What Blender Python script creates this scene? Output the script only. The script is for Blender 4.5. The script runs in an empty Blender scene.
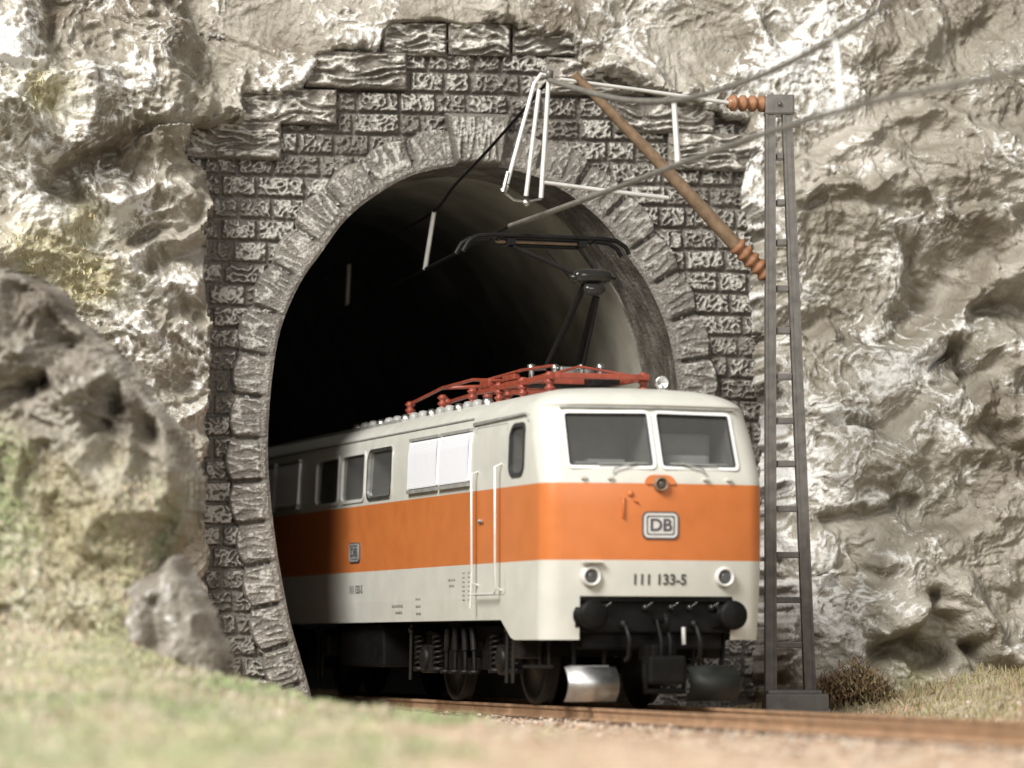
import bpy, bmesh, math, random
import numpy as np
from mathutils import Vector, Matrix
random.seed(4); RNG = np.random.default_rng(4)
S = bpy.context.scene
COL = S.collection
R = math.radians

# ------------------------------------------------------------------ camera numbers
FPX, HOR, CH = 3600.0, 643.0, 0.82
TH = R(18.6)                                  # heading of the track
F0 = Vector((1.82, 45.5, 0.0))                # front of the locomotive
TR = Vector((math.cos(TH), math.sin(TH), 0)); TU = Vector((-math.sin(TH), math.cos(TH), 0))
PTH = R(10.5)                                 # heading of the portal wall
P0 = Vector((-0.54, 52.5, 0.0))

def track_pt(px, py, a=0.0):                  # a point over the track, a metres right of its middle
    k = (px-512)/FPX
    b = F0 + TR*a
    s = (b.x - k*b.y)/(math.sin(TH) + k*math.cos(TH))
    p = b + TU*s
    p.z = CH + (HOR-py)*p.y/FPX
    return p
def tp(a, s, z):
    p = F0 + TR*a + TU*s; p.z = z; return p
def wall_az(px, py):                          # portal wall coordinates
    k = (px-512)/FPX
    a = (P0.y*k - P0.x)/(math.cos(PTH) - math.sin(PTH)*k)
    Y = P0.y + math.sin(PTH)*a
    return a, CH + (HOR-py)*Y/FPX
def plane_xz(px, py, Y):
    return (px-512)/FPX*Y, CH + (HOR-py)*Y/FPX

# ------------------------------------------------------------------ numpy noise
def _hash(ix, iy, seed):
    h = (ix.astype(np.int64)*374761393 + iy.astype(np.int64)*668265263 + seed*982451653) & 0xffffffff
    h = ((h ^ (h >> 13))*1274126177) & 0xffffffff
    h = ((h ^ (h >> 16))*2246822519) & 0xffffffff
    return (h ^ (h >> 15)) & 0xffffffff
def rnd(ix, iy, seed): return _hash(np.asarray(ix), np.asarray(iy), seed)/4294967295.0
def perlin(x, y, seed=0):
    x0 = np.floor(x); y0 = np.floor(y); fx = x-x0; fy = y-y0
    u = fx*fx*fx*(fx*(fx*6-15)+10); v = fy*fy*fy*(fy*(fy*6-15)+10)
    def g(dx, dy):
        an = rnd(x0+dx, y0+dy, seed)*2*np.pi
        return np.cos(an)*(fx-dx) + np.sin(an)*(fy-dy)
    a = g(0,0)*(1-u)+g(1,0)*u; b = g(0,1)*(1-u)+g(1,1)*u
    return (a*(1-v)+b*v)*1.5
def fbm(x, y, o=4, seed=0, gain=.5):
    t = 0; am = 1
    for i in range(o):
        t = t + am*perlin(x*2**i, y*2**i, seed+i*17); am *= gain
    return t
def ridged(x, y, o=4, seed=0, gain=.5):
    t = 0; am = 1; w = 1
    for i in range(o):
        n = (1-np.abs(perlin(x*2**i, y*2**i, seed+i*13)))**2
        t = t + am*n*w; w = np.clip(n*1.4, 0, 1); am *= gain
    return t
def worley(x, y, seed=0):
    ix = np.floor(x); iy = np.floor(y); f1 = np.full(x.shape, 9.); f2 = f1.copy(); idv = np.zeros(x.shape)
    for dx in (-1,0,1):
        for dy in (-1,0,1):
            cx = ix+dx; cy = iy+dy
            px = cx+rnd(cx,cy,seed); py = cy+rnd(cx,cy,seed+5)
            d = np.hypot(px-x, py-y); r = rnd(cx,cy,seed+9)
            n = d < f1
            f2 = np.where(n, f1, np.minimum(f2, d)); idv = np.where(n, r, idv); f1 = np.where(n, d, f1)
    return f1, f2, idv
def sstep(a, b, x):
    t = np.clip((x-a)/(b-a), 0, 1); return t*t*(3-2*t)
def seg_dist(x, y, pts, closed=False):
    best = np.full(x.shape, 1e9); side = np.zeros(x.shape)
    n = len(pts)
    for i in range(n if closed else n-1):
        ax, ay = pts[i]; bx, by = pts[(i+1) % n]
        dx, dy = bx-ax, by-ay; L = dx*dx+dy*dy+1e-12
        t = np.clip(((x-ax)*dx+(y-ay)*dy)/L, 0, 1)
        d = np.hypot(x-ax-t*dx, y-ay-t*dy)
        cr = (dx*(y-ay)-dy*(x-ax))
        m = d < best
        best = np.where(m, d, best); side = np.where(m, np.sign(cr), side)
    return best, side
def in_poly(x, y, pts):
    ins = np.zeros(x.shape, bool); n = len(pts)
    for i in range(n):
        ax, ay = pts[i]; bx, by = pts[(i+1) % n]
        if ay == by: continue
        c = ((ay > y) != (by > y)) & (x < (bx-ax)*(y-ay)/(by-ay)+ax)
        ins ^= c
    return ins
def sdist(x, y, pts):
    d, _ = seg_dist(x, y, pts, True)
    return np.where(in_poly(x, y, pts), -d, d)     # negative inside
def catmull(P, n=10, closed=False):
    out = []; m = len(P)
    for i in range(m-1):
        p0 = P[max(i-1,0)]; p1 = P[i]; p2 = P[i+1]; p3 = P[min(i+2,m-1)]
        for k in range(n):
            t = k/n
            out.append(tuple(.5*(2*b+(c-a)*t+(2*a-5*b+4*c-d)*t*t+(3*b-a-3*c+d)*t**3) for a,b,c,d in zip(p0,p1,p2,p3)))
    out.append(tuple(P[-1])); return out

# ------------------------------------------------------------------ materials
def nt(name):
    m = bpy.data.materials.new(name); m.use_nodes = True
    t = m.node_tree; return m, t, t.nodes['Principled BSDF']
def nd(t, typ, **kw):
    n = t.nodes.new(typ)
    for k, v in kw.items():
        if k.startswith('i_'):
            n.inputs[k[2:].replace('_',' ')].default_value = v
        else: setattr(n, k, v)
    return n
def ramp(t, fac, stops):
    r = t.nodes.new('ShaderNodeValToRGB'); e = r.color_ramp.elements
    while len(e) < len(stops): e.new(.5)
    for q, (p, c) in zip(e, stops):
        q.position = p; q.color = (*c, 1) if len(c) == 3 else c
    t.links.new(fac, r.inputs[0]); return r.outputs[0]
def simple(name, col, rough=.5, metal=0., var=.12, scale=6., bump=.0, bscale=60., spec=.5):
    m, t, p = nt(name)
    co = nd(t, 'ShaderNodeTexCoord').outputs['Object']
    n = nd(t, 'ShaderNodeTexNoise', i_Scale=scale, i_Detail=6.); t.links.new(co, n.inputs['Vector'])
    lo = tuple(c*(1-var) for c in col); hi = tuple(min(1, c*(1+var)) for c in col)
    t.links.new(ramp(t, n.outputs['Fac'], [(.3,lo),(.7,hi)]), p.inputs['Base Color'])
    rr = nd(t, 'ShaderNodeMapRange'); rr.inputs[3].default_value = max(.02, rough-.08); rr.inputs[4].default_value = min(1, rough+.1)
    t.links.new(n.outputs['Fac'], rr.inputs[0]); t.links.new(rr.outputs[0], p.inputs['Roughness'])
    p.inputs['Metallic'].default_value = metal; p.inputs['Specular IOR Level'].default_value = spec
    if bump:
        b = nd(t, 'ShaderNodeTexNoise', i_Scale=bscale, i_Detail=4.); t.links.new(co, b.inputs['Vector'])
        bp = nd(t, 'ShaderNodeBump', i_Strength=bump, i_Distance=.01); t.links.new(b.outputs['Fac'], bp.inputs['Height'])
        t.links.new(bp.outputs[0], p.inputs['Normal'])
    return m
M = {}
M['cream'] = simple('cream_paint', (.575,.57,.51), .34, var=.05, scale=3, bump=.12, bscale=140)
M['orange'] = simple('orange_paint', (.55,.168,.044), .36, var=.06, scale=3, bump=.12, bscale=140)
M['black'] = simple('black_underframe', (.0055,.005,.0047), .55, var=.3, scale=8, bump=.2, spec=.16)
M['grime'] = simple('grimy_black', (.008,.007,.0065), .5, var=.4, scale=10, bump=.3, spec=.25)
M['steel'] = simple('bright_steel', (.72,.72,.70), .34, 1., var=.1)
M['bright_rod'] = simple('bright_rod', (.70,.69,.66), .3, .2, var=.08)
M['guard_shaded'] = simple('guard_shade', (.016,.018,.015), .6)  # right-hand rail guard, its shade put into a darker colour
M['dull_steel'] = simple('dull_steel', (.45,.44,.41), .35, 1., var=.2)
M['white_metal'] = simple('white_louvre', (.90,.91,.95), .35, 0., var=.01, scale=30)
M['red'] = simple('roof_red', (.27,.055,.03), .36, var=.2, scale=9)
M['gloss'] = simple('gloss_black', (.03,.028,.025), .16, .3)
M['rim'] = simple('white_rim', (.80,.80,.78), .25, var=.03)
M['guard_steel'] = simple('guard_steel', (.50,.50,.49), .45, 1., var=.15)
M['rubber'] = simple('rubber_seal', (.03,.03,.032), .5)
M['roofgrey'] = simple('roof_grey', (.30,.30,.28), .4, var=.2)
M['lamp_dark'] = simple('lamp_lens', (.10,.085,.075), .12, var=.2)
M['lamp_glass'] = simple('lamp_lens_grey', (.085,.085,.085), .12, var=.2)
M['print'] = simple('dark_lettering', (.07,.07,.075), .5)
M['plate'] = simple('emblem_silver', (.60,.59,.56), .35, var=.05)
M['bronze'] = simple('bronze_tube', (.235,.16,.10), .42, .15, var=.25, scale=10)
M['insul'] = simple('insulator_brown', (.30,.145,.075), .34, var=.2, scale=9)
M['mast'] = simple('mast_grey', (.125,.114,.102), .32, .15, var=.25, scale=7, bump=.2)
M['footing'] = simple('footing_grey', (.20,.185,.17), .6, var=.2, bump=.3)
M['wire'] = simple('wire_grey', (.21,.195,.17), .42, .3, var=.2)
M['rust'] = simple('rusty_rail', (.36,.225,.135), .55, .1, var=.25, scale=5, bump=.3)
M['sleeper'] = simple('sleeper_brown', (.11,.07,.045), .8, var=.3, bump=.4)
M['cab'] = simple('cab_grey', (.55,.55,.54), .6)
M['cabdark'] = simple('cab_dark', (.30,.29,.27), .7)

def glass():
    m, t, p = nt('window_glass')
    t.nodes.remove(p); out = t.nodes['Material Output']
    tr = nd(t, 'ShaderNodeBsdfTransparent'); tr.inputs[0].default_value = (.55,.56,.55,1)
    gl = nd(t, 'ShaderNodeBsdfGlossy'); gl.inputs['Roughness'].default_value = .06
    fr = nd(t, 'ShaderNodeLayerWeight'); pw = nd(t, 'ShaderNodeMath', operation='POWER'); pw.inputs[1].default_value = 4
    t.links.new(fr.outputs['Facing'], pw.inputs[0]); ma = nd(t, 'ShaderNodeMath', operation='MULTIPLY_ADD'); ma.inputs[1].default_value = .7; ma.inputs[2].default_value = .10
    t.links.new(pw.outputs[0], ma.inputs[0])
    mx = nd(t, 'ShaderNodeMixShader')
    t.links.new(ma.outputs[0], mx.inputs[0]); t.links.new(tr.outputs[0], mx.inputs[1]); t.links.new(gl.outputs[0], mx.inputs[2])
    df = nd(t, 'ShaderNodeBsdfDiffuse'); df.inputs[0].default_value = (.42,.42,.40,1); m2 = nd(t, 'ShaderNodeMixShader'); m2.inputs[0].default_value = .12
    t.links.new(mx.outputs[0], m2.inputs[1]); t.links.new(df.outputs[0], m2.inputs[2]); t.links.new(m2.outputs[0], out.inputs['Surface']); return m
M['glass'] = glass()

def stone(name, cols, scale, brush_or_shade, bstr=.6, bscale=18., rough=.42, moss=False, bdist=.06, speck=1.):
    """painted plaster stone: noise-mottled browns and greys, pale dry-brushed paint, on the rocks also crease shade, held in the attribute 'worn'"""
    m, t, p = nt(name); L = t.links
    co = nd(t, 'ShaderNodeTexCoord').outputs['Object']
    n1 = nd(t, 'ShaderNodeTexNoise', i_Scale=scale, i_Detail=8., i_Roughness=.62); L.new(co, n1.inputs['Vector'])
    base = ramp(t, n1.outputs['Fac'], [(.32,cols[0]),(.5,cols[1]),(.66,cols[2])])
    at = nd(t, 'ShaderNodeAttribute', attribute_name='brush_or_shade')
    n2 = nd(t, 'ShaderNodeTexNoise', i_Scale=bscale*.8*speck, i_Detail=7., i_Roughness=.75, i_Distortion=.8); L.new(co, n2.inputs['Vector'])
    ad = nd(t, 'ShaderNodeMath', operation='ADD'); L.new(at.outputs['Fac'], ad.inputs[0])
    sc = nd(t, 'ShaderNodeMath', operation='MULTIPLY_ADD'); sc.inputs[1].default_value = 1.6; sc.inputs[2].default_value = -.8
    L.new(n2.outputs['Fac'], sc.inputs[0]); L.new(sc.outputs[0], ad.inputs[1])
    f = ramp(t, ad.outputs[0], [(.28,(0,0,0)),(.68,(brush_or_shade,)*3)])
    mx = nd(t, 'ShaderNodeMixRGB'); L.new(f, mx.inputs[0]); L.new(base, mx.inputs[1]); mx.inputs[2].default_value = (*cols[3],1)
    colo = mx.outputs[0]
    if moss:
        am = nd(t, 'ShaderNodeAttribute', attribute_name='moss')
        n3 = nd(t, 'ShaderNodeTexNoise', i_Scale=5., i_Detail=8., i_Roughness=.75); L.new(co, n3.inputs['Vector'])
        mc = ramp(t, n3.outputs['Fac'], [(.35,(.30,.24,.15)),(.5,(.44,.42,.24)),(.65,(.60,.54,.38))])
        m3 = nd(t, 'ShaderNodeMath', operation='MULTIPLY'); L.new(am.outputs['Fac'], m3.inputs[0])
        L.new(ramp(t, n3.outputs['Fac'], [(.3,(1,1,1)),(.75,(.25,.25,.25))]), m3.inputs[1])
        m2 = nd(t, 'ShaderNodeMixRGB'); L.new(m3.outputs[0], m2.inputs[0]); L.new(colo, m2.inputs[1]); L.new(mc, m2.inputs[2]); colo = m2.outputs[0]
    L.new(colo, p.inputs['Base Color'])
    p.inputs['Roughness'].default_value = rough
    b1 = nd(t, 'ShaderNodeTexNoise', i_Scale=bscale, i_Detail=3., i_Roughness=.5); L.new(co, b1.inputs['Vector'])
    b2 = nd(t, 'ShaderNodeTexNoise', i_Scale=bscale*2.1, i_Detail=2., i_Roughness=.5); L.new(co, b2.inputs['Vector'])
    bs = nd(t, 'ShaderNodeMath', operation='MULTIPLY_ADD'); bs.inputs[1].default_value = .6; L.new(b2.outputs['Fac'], bs.inputs[0]); L.new(b1.outputs['Fac'], bs.inputs[2])
    bp = nd(t, 'ShaderNodeBump', i_Strength=bstr, i_Distance=bdist); L.new(bs.outputs[0], bp.inputs['Height'])
    L.new(bp.outputs[0], p.inputs['Normal'])
    return m
ROCKC = ((.15,.122,.088),(.285,.256,.205),(.42,.385,.33),(.76,.75,.715))
M['rock'] = stone('cliff_plaster', ROCKC, .7, .9, .6, 10., .56, True, .05, 3.)
M['rock_near'] = stone('outcrop_plaster', ((.12,.098,.075),(.235,.208,.17),(.38,.35,.305),(.72,.71,.68)), .9, .85, .6, 9., .58, True, .05, 3.)
WALLC = ((.115,.102,.087),(.165,.148,.126),(.21,.19,.165),(.54,.52,.47))
M['wall'] = stone('portal_masonry', WALLC, 1.6, .85, .7, 24., .30)
M['ring'] = stone('arch_stone', ((.12,.107,.09),(.18,.162,.14),(.24,.216,.187),(.55,.53,.48)), 1.6, .85, .7, 24., .30)
M['cope'] = stone('coping_stone', ((.11,.095,.077),(.20,.177,.15),(.27,.24,.20),(.68,.65,.59)), 1.4, .9, .7, 20., .32)
M['lining'] = simple('lining_concrete', (.34,.315,.26), .85, var=.3, scale=1.3, bump=.5, bscale=25)
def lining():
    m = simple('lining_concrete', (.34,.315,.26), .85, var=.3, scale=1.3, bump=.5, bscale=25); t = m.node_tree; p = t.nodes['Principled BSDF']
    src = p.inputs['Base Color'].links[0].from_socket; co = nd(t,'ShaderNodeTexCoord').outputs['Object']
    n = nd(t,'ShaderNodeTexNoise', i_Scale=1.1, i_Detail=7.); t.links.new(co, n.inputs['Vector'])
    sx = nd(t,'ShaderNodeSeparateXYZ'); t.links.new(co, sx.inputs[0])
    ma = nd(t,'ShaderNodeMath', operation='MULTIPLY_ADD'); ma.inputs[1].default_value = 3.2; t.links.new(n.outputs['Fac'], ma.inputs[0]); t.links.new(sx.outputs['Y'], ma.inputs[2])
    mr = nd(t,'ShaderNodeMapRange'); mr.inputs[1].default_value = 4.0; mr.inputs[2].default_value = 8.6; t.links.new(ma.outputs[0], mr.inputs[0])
    mx = nd(t,'ShaderNodeMixRGB'); t.links.new(mr.outputs[0], mx.inputs[0]); t.links.new(src, mx.inputs[1]); mx.inputs[2].default_value = (.022,.020,.018,1)  # tunnel gloom painted in: concrete colour turns black with depth
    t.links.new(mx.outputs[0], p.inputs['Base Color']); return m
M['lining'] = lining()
M['tunnel_shade'] = simple('shade_lining', (.022,.020,.018), .9, var=.4, scale=1.2, bump=.4, bscale=20, spec=.1)  # near-black colour standing in for the dark deep in the tunnel
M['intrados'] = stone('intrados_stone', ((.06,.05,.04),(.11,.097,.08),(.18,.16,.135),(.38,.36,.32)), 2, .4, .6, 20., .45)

def ground_mat():
    m, t, p = nt('ground_scatter'); L = t.links
    co = nd(t, 'ShaderNodeTexCoord').outputs['Object']
    n1 = nd(t, 'ShaderNodeTexNoise', i_Scale=1.3, i_Detail=9., i_Roughness=.7); L.new(co, n1.inputs['Vector'])
    n2 = nd(t, 'ShaderNodeTexNoise', i_Scale=11., i_Detail=6., i_Roughness=.75); L.new(co, n2.inputs['Vector'])
    grass = ramp(t, n1.outputs['Fac'], [(.33,(.27,.29,.15)),(.48,(.42,.41,.26)),(.6,(.56,.48,.36)),(.7,(.45,.46,.25))])
    tan = ramp(t, n1.outputs['Fac'], [(.33,(.46,.31,.20)),(.5,(.60,.44,.31)),(.68,(.70,.56,.43))])
    at = nd(t, 'ShaderNodeAttribute', attribute_name='tan')
    mx = nd(t, 'ShaderNodeMixRGB'); L.new(at.outputs['Fac'], mx.inputs[0]); L.new(grass, mx.inputs[1]); L.new(tan, mx.inputs[2])
    m2 = nd(t, 'ShaderNodeMixRGB', blend_type='MULTIPLY'); m2.inputs[0].default_value = .5
    L.new(mx.outputs[0], m2.inputs[1]); L.new(ramp(t, n2.outputs['Fac'], [(.35,(.35,.33,.3)),(.6,(1,1,1))]), m2.inputs[2])
    L.new(m2.outputs[0], p.inputs['Base Color']); p.inputs['Roughness'].default_value = .9
    bp = nd(t, 'ShaderNodeBump', i_Strength=.8, i_Distance=.05); L.new(n2.outputs['Fac'], bp.inputs['Height']); L.new(bp.outputs[0], p.inputs['Normal'])
    return m
M['ground'] = ground_mat()
def attr_mat(name, rough=.7):
    m, t, p = nt(name); at = nd(t, 'ShaderNodeAttribute', attribute_name='tint')
    n = nd(t, 'ShaderNodeTexNoise', i_Scale=30.); co = nd(t,'ShaderNodeTexCoord'); t.links.new(co.outputs['Object'], n.inputs['Vector'])
    mx = nd(t, 'ShaderNodeMixRGB', blend_type='MULTIPLY'); mx.inputs[0].default_value = .35
    t.links.new(at.outputs['Color'], mx.inputs[1]); t.links.new(n.outputs['Color'], mx.inputs[2])
    t.links.new(mx.outputs[0], p.inputs['Base Color']); p.inputs['Roughness'].default_value = rough; return m
M['blade'] = attr_mat('static_grass'); M['pebble'] = attr_mat('gravel', .75)

# ------------------------------------------------------------------ mesh tools
class MB:
    def __init__(s): s.v = []; s.f = []; s.m = []; s.sm = []
    def add(s, vs, fs, mi=0, smooth=False):
        o = len(s.v); s.v += [tuple(v) for v in vs]
        for f in fs: s.f.append(tuple(i+o for i in f)); s.m.append(mi); s.sm.append(smooth)
    def box(s, c, d, mi=0, rot=None, bev=0.):
        bm = bmesh.new(); bmesh.ops.create_cube(bm, size=1)
        for v in bm.verts: v.co = Vector((v.co.x*d[0], v.co.y*d[1], v.co.z*d[2]))
        if bev: bmesh.ops.bevel(bm, geom=bm.edges[:], offset=bev, segments=2, profile=.6, affect='EDGES')
        mt = Matrix.Translation(c) @ (rot.to_4x4() if rot else Matrix())
        bm.verts.index_update()
        s.add([mt @ v.co for v in bm.verts], [[v.index for v in f.verts] for f in bm.faces], mi); bm.free()
    def tube(s, path, r, n=8, mi=0, caps=True):
        path = [Vector(p) for p in path]; rs = r if isinstance(r, (list,tuple)) else [r]*len(path)
        vs = []; fs = []; up = None
        for i, p in enumerate(path):
            d = (path[min(i+1,len(path)-1)]-path[max(i-1,0)]).normalized()
            if up is None: up = Vector((0,0,1)) if abs(d.z) < .9 else Vector((1,0,0))
            x = d.cross(up).normalized(); y = x.cross(d).normalized(); up = y
            for k in range(n):
                an = 2*math.pi*k/n; vs.append(p + (x*math.cos(an)+y*math.sin(an))*rs[i])
        for i in range(len(path)-1):
            for k in range(n):
                a = i*n+k; b = i*n+(k+1)%n; fs.append((a,b,b+n,a+n))
        s.add(vs, fs, mi, True)
        if caps: s.add(vs[:n], [tuple(range(n))[::-1]], mi); s.add(vs[-n:], [tuple(range(n))], mi)
    def lathe(s, c, axis, prof, n=20, mi=0):         # prof: (along, radius)
        c = Vector(c); d = Vector(axis).normalized()
        u = Vector((0,0,1)) if abs(d.z) < .9 else Vector((1,0,0)); x = d.cross(u).normalized(); y = x.cross(d)
        vs = []; fs = []
        for h, r in prof:
            for k in range(n):
                an = 2*math.pi*k/n; vs.append(c + d*h + (x*math.cos(an)+y*math.sin(an))*max(r,1e-4))
        for i in range(len(prof)-1):
            for k in range(n):
                a = i*n+k; b = i*n+(k+1)%n; fs.append((a,b,b+n,a+n))
        s.add(vs, fs, mi, True)
    def prism(s, poly, fn, d0, d1, mi=0):            # poly in 2D, fn(u,v,d) -> 3D
        n = len(poly); vs = [fn(u,v,d0) for u,v in poly]+[fn(u,v,d1) for u,v in poly]
        fs = [tuple(range(n)), tuple(range(n,2*n))[::-1]]+[(i,(i+1)%n,(i+1)%n+n,i+n) for i in range(n)]
        s.add(vs, fs, mi)
    def frame(s, outer, inner, fn, d0, d1, mi=0):    # ring between two outlines with equal counts
        n = len(outer); vs = [fn(u,v,d0) for u,v in outer]+[fn(u,v,d1) for u,v in outer]+[fn(u,v,d1) for u,v in inner]+[fn(u,v,d0) for u,v in inner]
        fs = []
        for k in range(3):
            for i in range(n): j = (i+1)%n; fs.append((k*n+i,k*n+j,(k+1)*n+j,(k+1)*n+i))
        s.add(vs, fs, mi)
    def mesh(s, name, mats):
        me = bpy.data.meshes.new(name); me.from_pydata(s.v, [], s.f)
        for m in mats: me.materials.append(m)
        me.polygons.foreach_set('material_index', s.m); me.polygons.foreach_set('use_smooth', s.sm)
        bm = bmesh.new(); bm.from_mesh(me); bmesh.ops.recalc_face_normals(bm, faces=bm.faces); bm.to_mesh(me); bm.free()
        me.update(); return me
    def build(s, name, mats, parent=None):
        if not isinstance(mats, (list,tuple)): mats = [mats]
        return link(name, s.mesh(name, mats), parent)
def link(name, me, parent=None):
    o = bpy.data.objects.new(name, me); COL.objects.link(o)
    if parent: o.parent = parent
    return o
def tag(o, label=None, cat=None, group=None, kind=None):
    if label: o['label'] = label
    if cat: o['category'] = cat
    if group: o['group'] = group
    if kind: o['kind'] = kind
    return o
def empty(name, loc, rz=0):
    o = bpy.data.objects.new(name, None); COL.objects.link(o); o.location = loc; o.rotation_euler = (0,0,rz); o.empty_display_size = .3; return o
def rrect(x0, y0, x1, y1, r, n=5):
    out = []
    for cx, cy, a0 in ((x1-r,y1-r,0),(x0+r,y1-r,90),(x0+r,y0+r,180),(x1-r,y0+r,270)):
        for k in range(n+1):
            an = R(a0+90*k/n); out.append((cx+r*math.cos(an), cy+r*math.sin(an)))
    return out
def rquad(q, r, n=4):                                 # rounded polygon
    out = []; m = len(q)
    for i in range(m):
        p = Vector(q[i]); a = (Vector(q[i-1])-p).normalized()*r; b = (Vector(q[(i+1)%m])-p).normalized()*r
        for k in range(n+1):
            t = k/n; v = (p+a)*(1-t)**2 + p*2*t*(1-t) + (p+b)*t*t; out.append((v.x,v.y))
    return out
def grow(poly, d):
    n = len(poly); out = []
    ar = sum(poly[i][0]*poly[(i+1)%n][1]-poly[(i+1)%n][0]*poly[i][1] for i in range(n)); sg = 1 if ar > 0 else -1
    for i in range(n):
        a = Vector(poly[i-1]); c = Vector(poly[(i+1)%n]); t = (c-a).normalized(); out.append((poly[i][0]+t.y*d*sg, poly[i][1]-t.x*d*sg))
    return out
def grid_mesh(name, X, Y, Z, mat, keep=None, attrs=None, parent=None, smooth=True):
    nu, nv = X.shape
    co = np.stack([X,Y,Z], -1).reshape(-1,3)
    idx = np.arange(nu*nv).reshape(nu,nv)
    q = np.stack([idx[:-1,:-1], idx[1:,:-1], idx[1:,1:], idx[:-1,1:]], -1).reshape(-1,4)
    if keep is not None:
        k = keep.reshape(-1); q = q[k[q].all(1)]
        used = np.zeros(nu*nv, bool); used[q.reshape(-1)] = True
        mp = np.cumsum(used)-1; co = co[used]; q = mp[q]
    else: used = np.ones(nu*nv, bool)
    me = bpy.data.meshes.new(name)
    me.vertices.add(len(co)); me.vertices.foreach_set('co', co.astype(np.float32).reshape(-1))
    me.loops.add(len(q)*4); me.loops.foreach_set('vertex_index', q.astype(np.int32).reshape(-1))
    me.polygons.add(len(q)); me.polygons.foreach_set('loop_start', (np.arange(len(q))*4).astype(np.int32))
    me.polygons.foreach_set('use_smooth', np.full(len(q), smooth))
    me.update(calc_edges=True); me.validate()
    for k, a in (attrs or {}).items():
        at = me.attributes.new(k, 'FLOAT', 'POINT'); at.data.foreach_set('value', a.reshape(-1)[used].astype(np.float32))
    me.materials.append(mat)
    return link(name, me, parent)
def text_mesh(txt, size, ext=.003):
    cu = bpy.data.curves.new('lettering','FONT'); cu.body = txt; cu.size = size; cu.extrude = ext; cu.offset = size*.02 if size > .18 else 0; cu.align_x = 'CENTER'; cu.align_y = 'CENTER'
    ob = bpy.data.objects.new('lettering', cu); COL.objects.link(ob)
    dg = bpy.context.evaluated_depsgraph_get(); me = bpy.data.meshes.new_from_object(ob.evaluated_get(dg))
    bpy.data.objects.remove(ob); bpy.data.curves.remove(cu); me.materials.clear(); return me
def text_into(mb, txt, size, fn, mi, ext=.003, sx=1.):  # fn(u,v,d)
    me = text_mesh(txt, size, ext)
    mb.add([fn(v.co.x*sx, v.co.y, v.co.z) for v in me.vertices], [list(p.vertices) for p in me.polygons], mi)
    bpy.data.meshes.remove(me)

# ================================================================== TUNNEL PORTAL
portal = empty('tunnel_portal', P0, PTH)
tag(portal, 'grey brown stone tunnel mouth with arched ring, keystone and stepped coping set in the cliff', 'tunnel portal')
inner_px = [(312,708),(300,660),(288,617),(275,545),(268,480),(267,430),(272,370),(281,325),(300,282),(319,255),(346,219),(379,193),(412,176),(446,168)]
left = [wall_az(*p) for p in inner_px]
left = catmull([(left[0][0]+.02,-.9)]+left, 12)
a_top = 0.0; z_top = left[-1][1]+.04
inner = left + [(a_top-.0, z_top)] + [(-a,z) for a,z in reversed(left)]

# resample evenly
def resample(P, n):
    P = np.array(P); d = np.r_[0, np.cumsum(np.hypot(*np.diff(P,axis=0).T))]; t = np.linspace(0, d[-1], n)
    return np.c_[np.interp(t,d,P[:,0]), np.interp(t,d,P[:,1])], d[-1]
NR = 1000
IN, LEN = resample(inner, NR)
for _ in range(12): IN[1:-1] = .25*IN[:-2]+.5*IN[1:-1]+.25*IN[2:]
tg = np.gradient(IN, axis=0); tg /= np.hypot(tg[:,0],tg[:,1])[:,None]
NO = np.c_[-tg[:,1], tg[:,0]]                           # outward (left side runs upward)
if NO[10,0] > 0: NO = -NO
# --- wall heightfield
ST = .0155
gx = np.arange(-4.7, 4.9, ST); gz = np.arange(-.35, 9.6, ST)
X, Z = np.meshgrid(gx, gz, indexing='ij')
CHT = .315
zz = Z + .012*fbm(X*1.3, Z*1.3, 2, 3)
row = np.floor(zz/CHT); fz = zz/CHT-row
BW = .56
off = rnd(row, row*0+7, 11)*1.0 + (row % 2)*.5
uu = (X + .012*perlin(X*2, Z*2, 8))/BW + off; ib = np.floor(uu)
jit = lambda i: (rnd(i, row, 21)-.5)*.5
e0 = ib+jit(ib); sh = uu < e0; ib = np.where(sh, ib-1, ib)
e1 = ib+1+jit(ib+1); sh = uu > e1; ib = np.where(sh, ib+1, ib)
e0 = ib+jit(ib); e1 = ib+1+jit(ib+1)
dx = np.minimum(uu-e0, e1-uu)*BW; dz = np.minimum(fz, 1-fz)*CHT
de = np.minimum(dx, dz) + .006*perlin(X*9, Z*9, 5)
bid = rnd(ib, row, 31)
wx = X + .03*perlin(X*7, Z*7, 41); wz = Z + .03*perlin(X*7+9, Z*7, 42)
worm = 1-np.abs(perlin(wx*11+bid*50, wz*11+bid*31, 51))*3.0
worm2 = perlin(wx*22, wz*22, 52)
body = sstep(.004, .045, de)
H = body*(.055+.03*bid) + body*(.042*np.clip(worm,-.7,1) + .010*worm2) + .02*fbm(X*.6, Z*.6, 2, 77)
brush_or_shade = body*(np.clip(.62*worm + .30*worm2 + .5*(bid-.5) + .45*fbm(X*.55,Z*.55,3,78), -1, 1)+.12) - (1-body)*.7
din, _ = seg_dist(X[::4,::4], Z[::4,::4], [tuple(p) for p in IN[::12]])
din = np.repeat(np.repeat(din,4,0),4,1)[:X.shape[0],:X.shape[1]]
opening = in_poly(X, Z, [tuple(p) for p in IN[::8]])
keep = ~opening | (din < .02)
keep &= ~(opening)
grid_mesh('masonry_wall', X, -H, Z, M['wall'], keep & (np.where(opening, -din, din) > .2), {'brush_or_shade':brush_or_shade}, portal)
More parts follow.
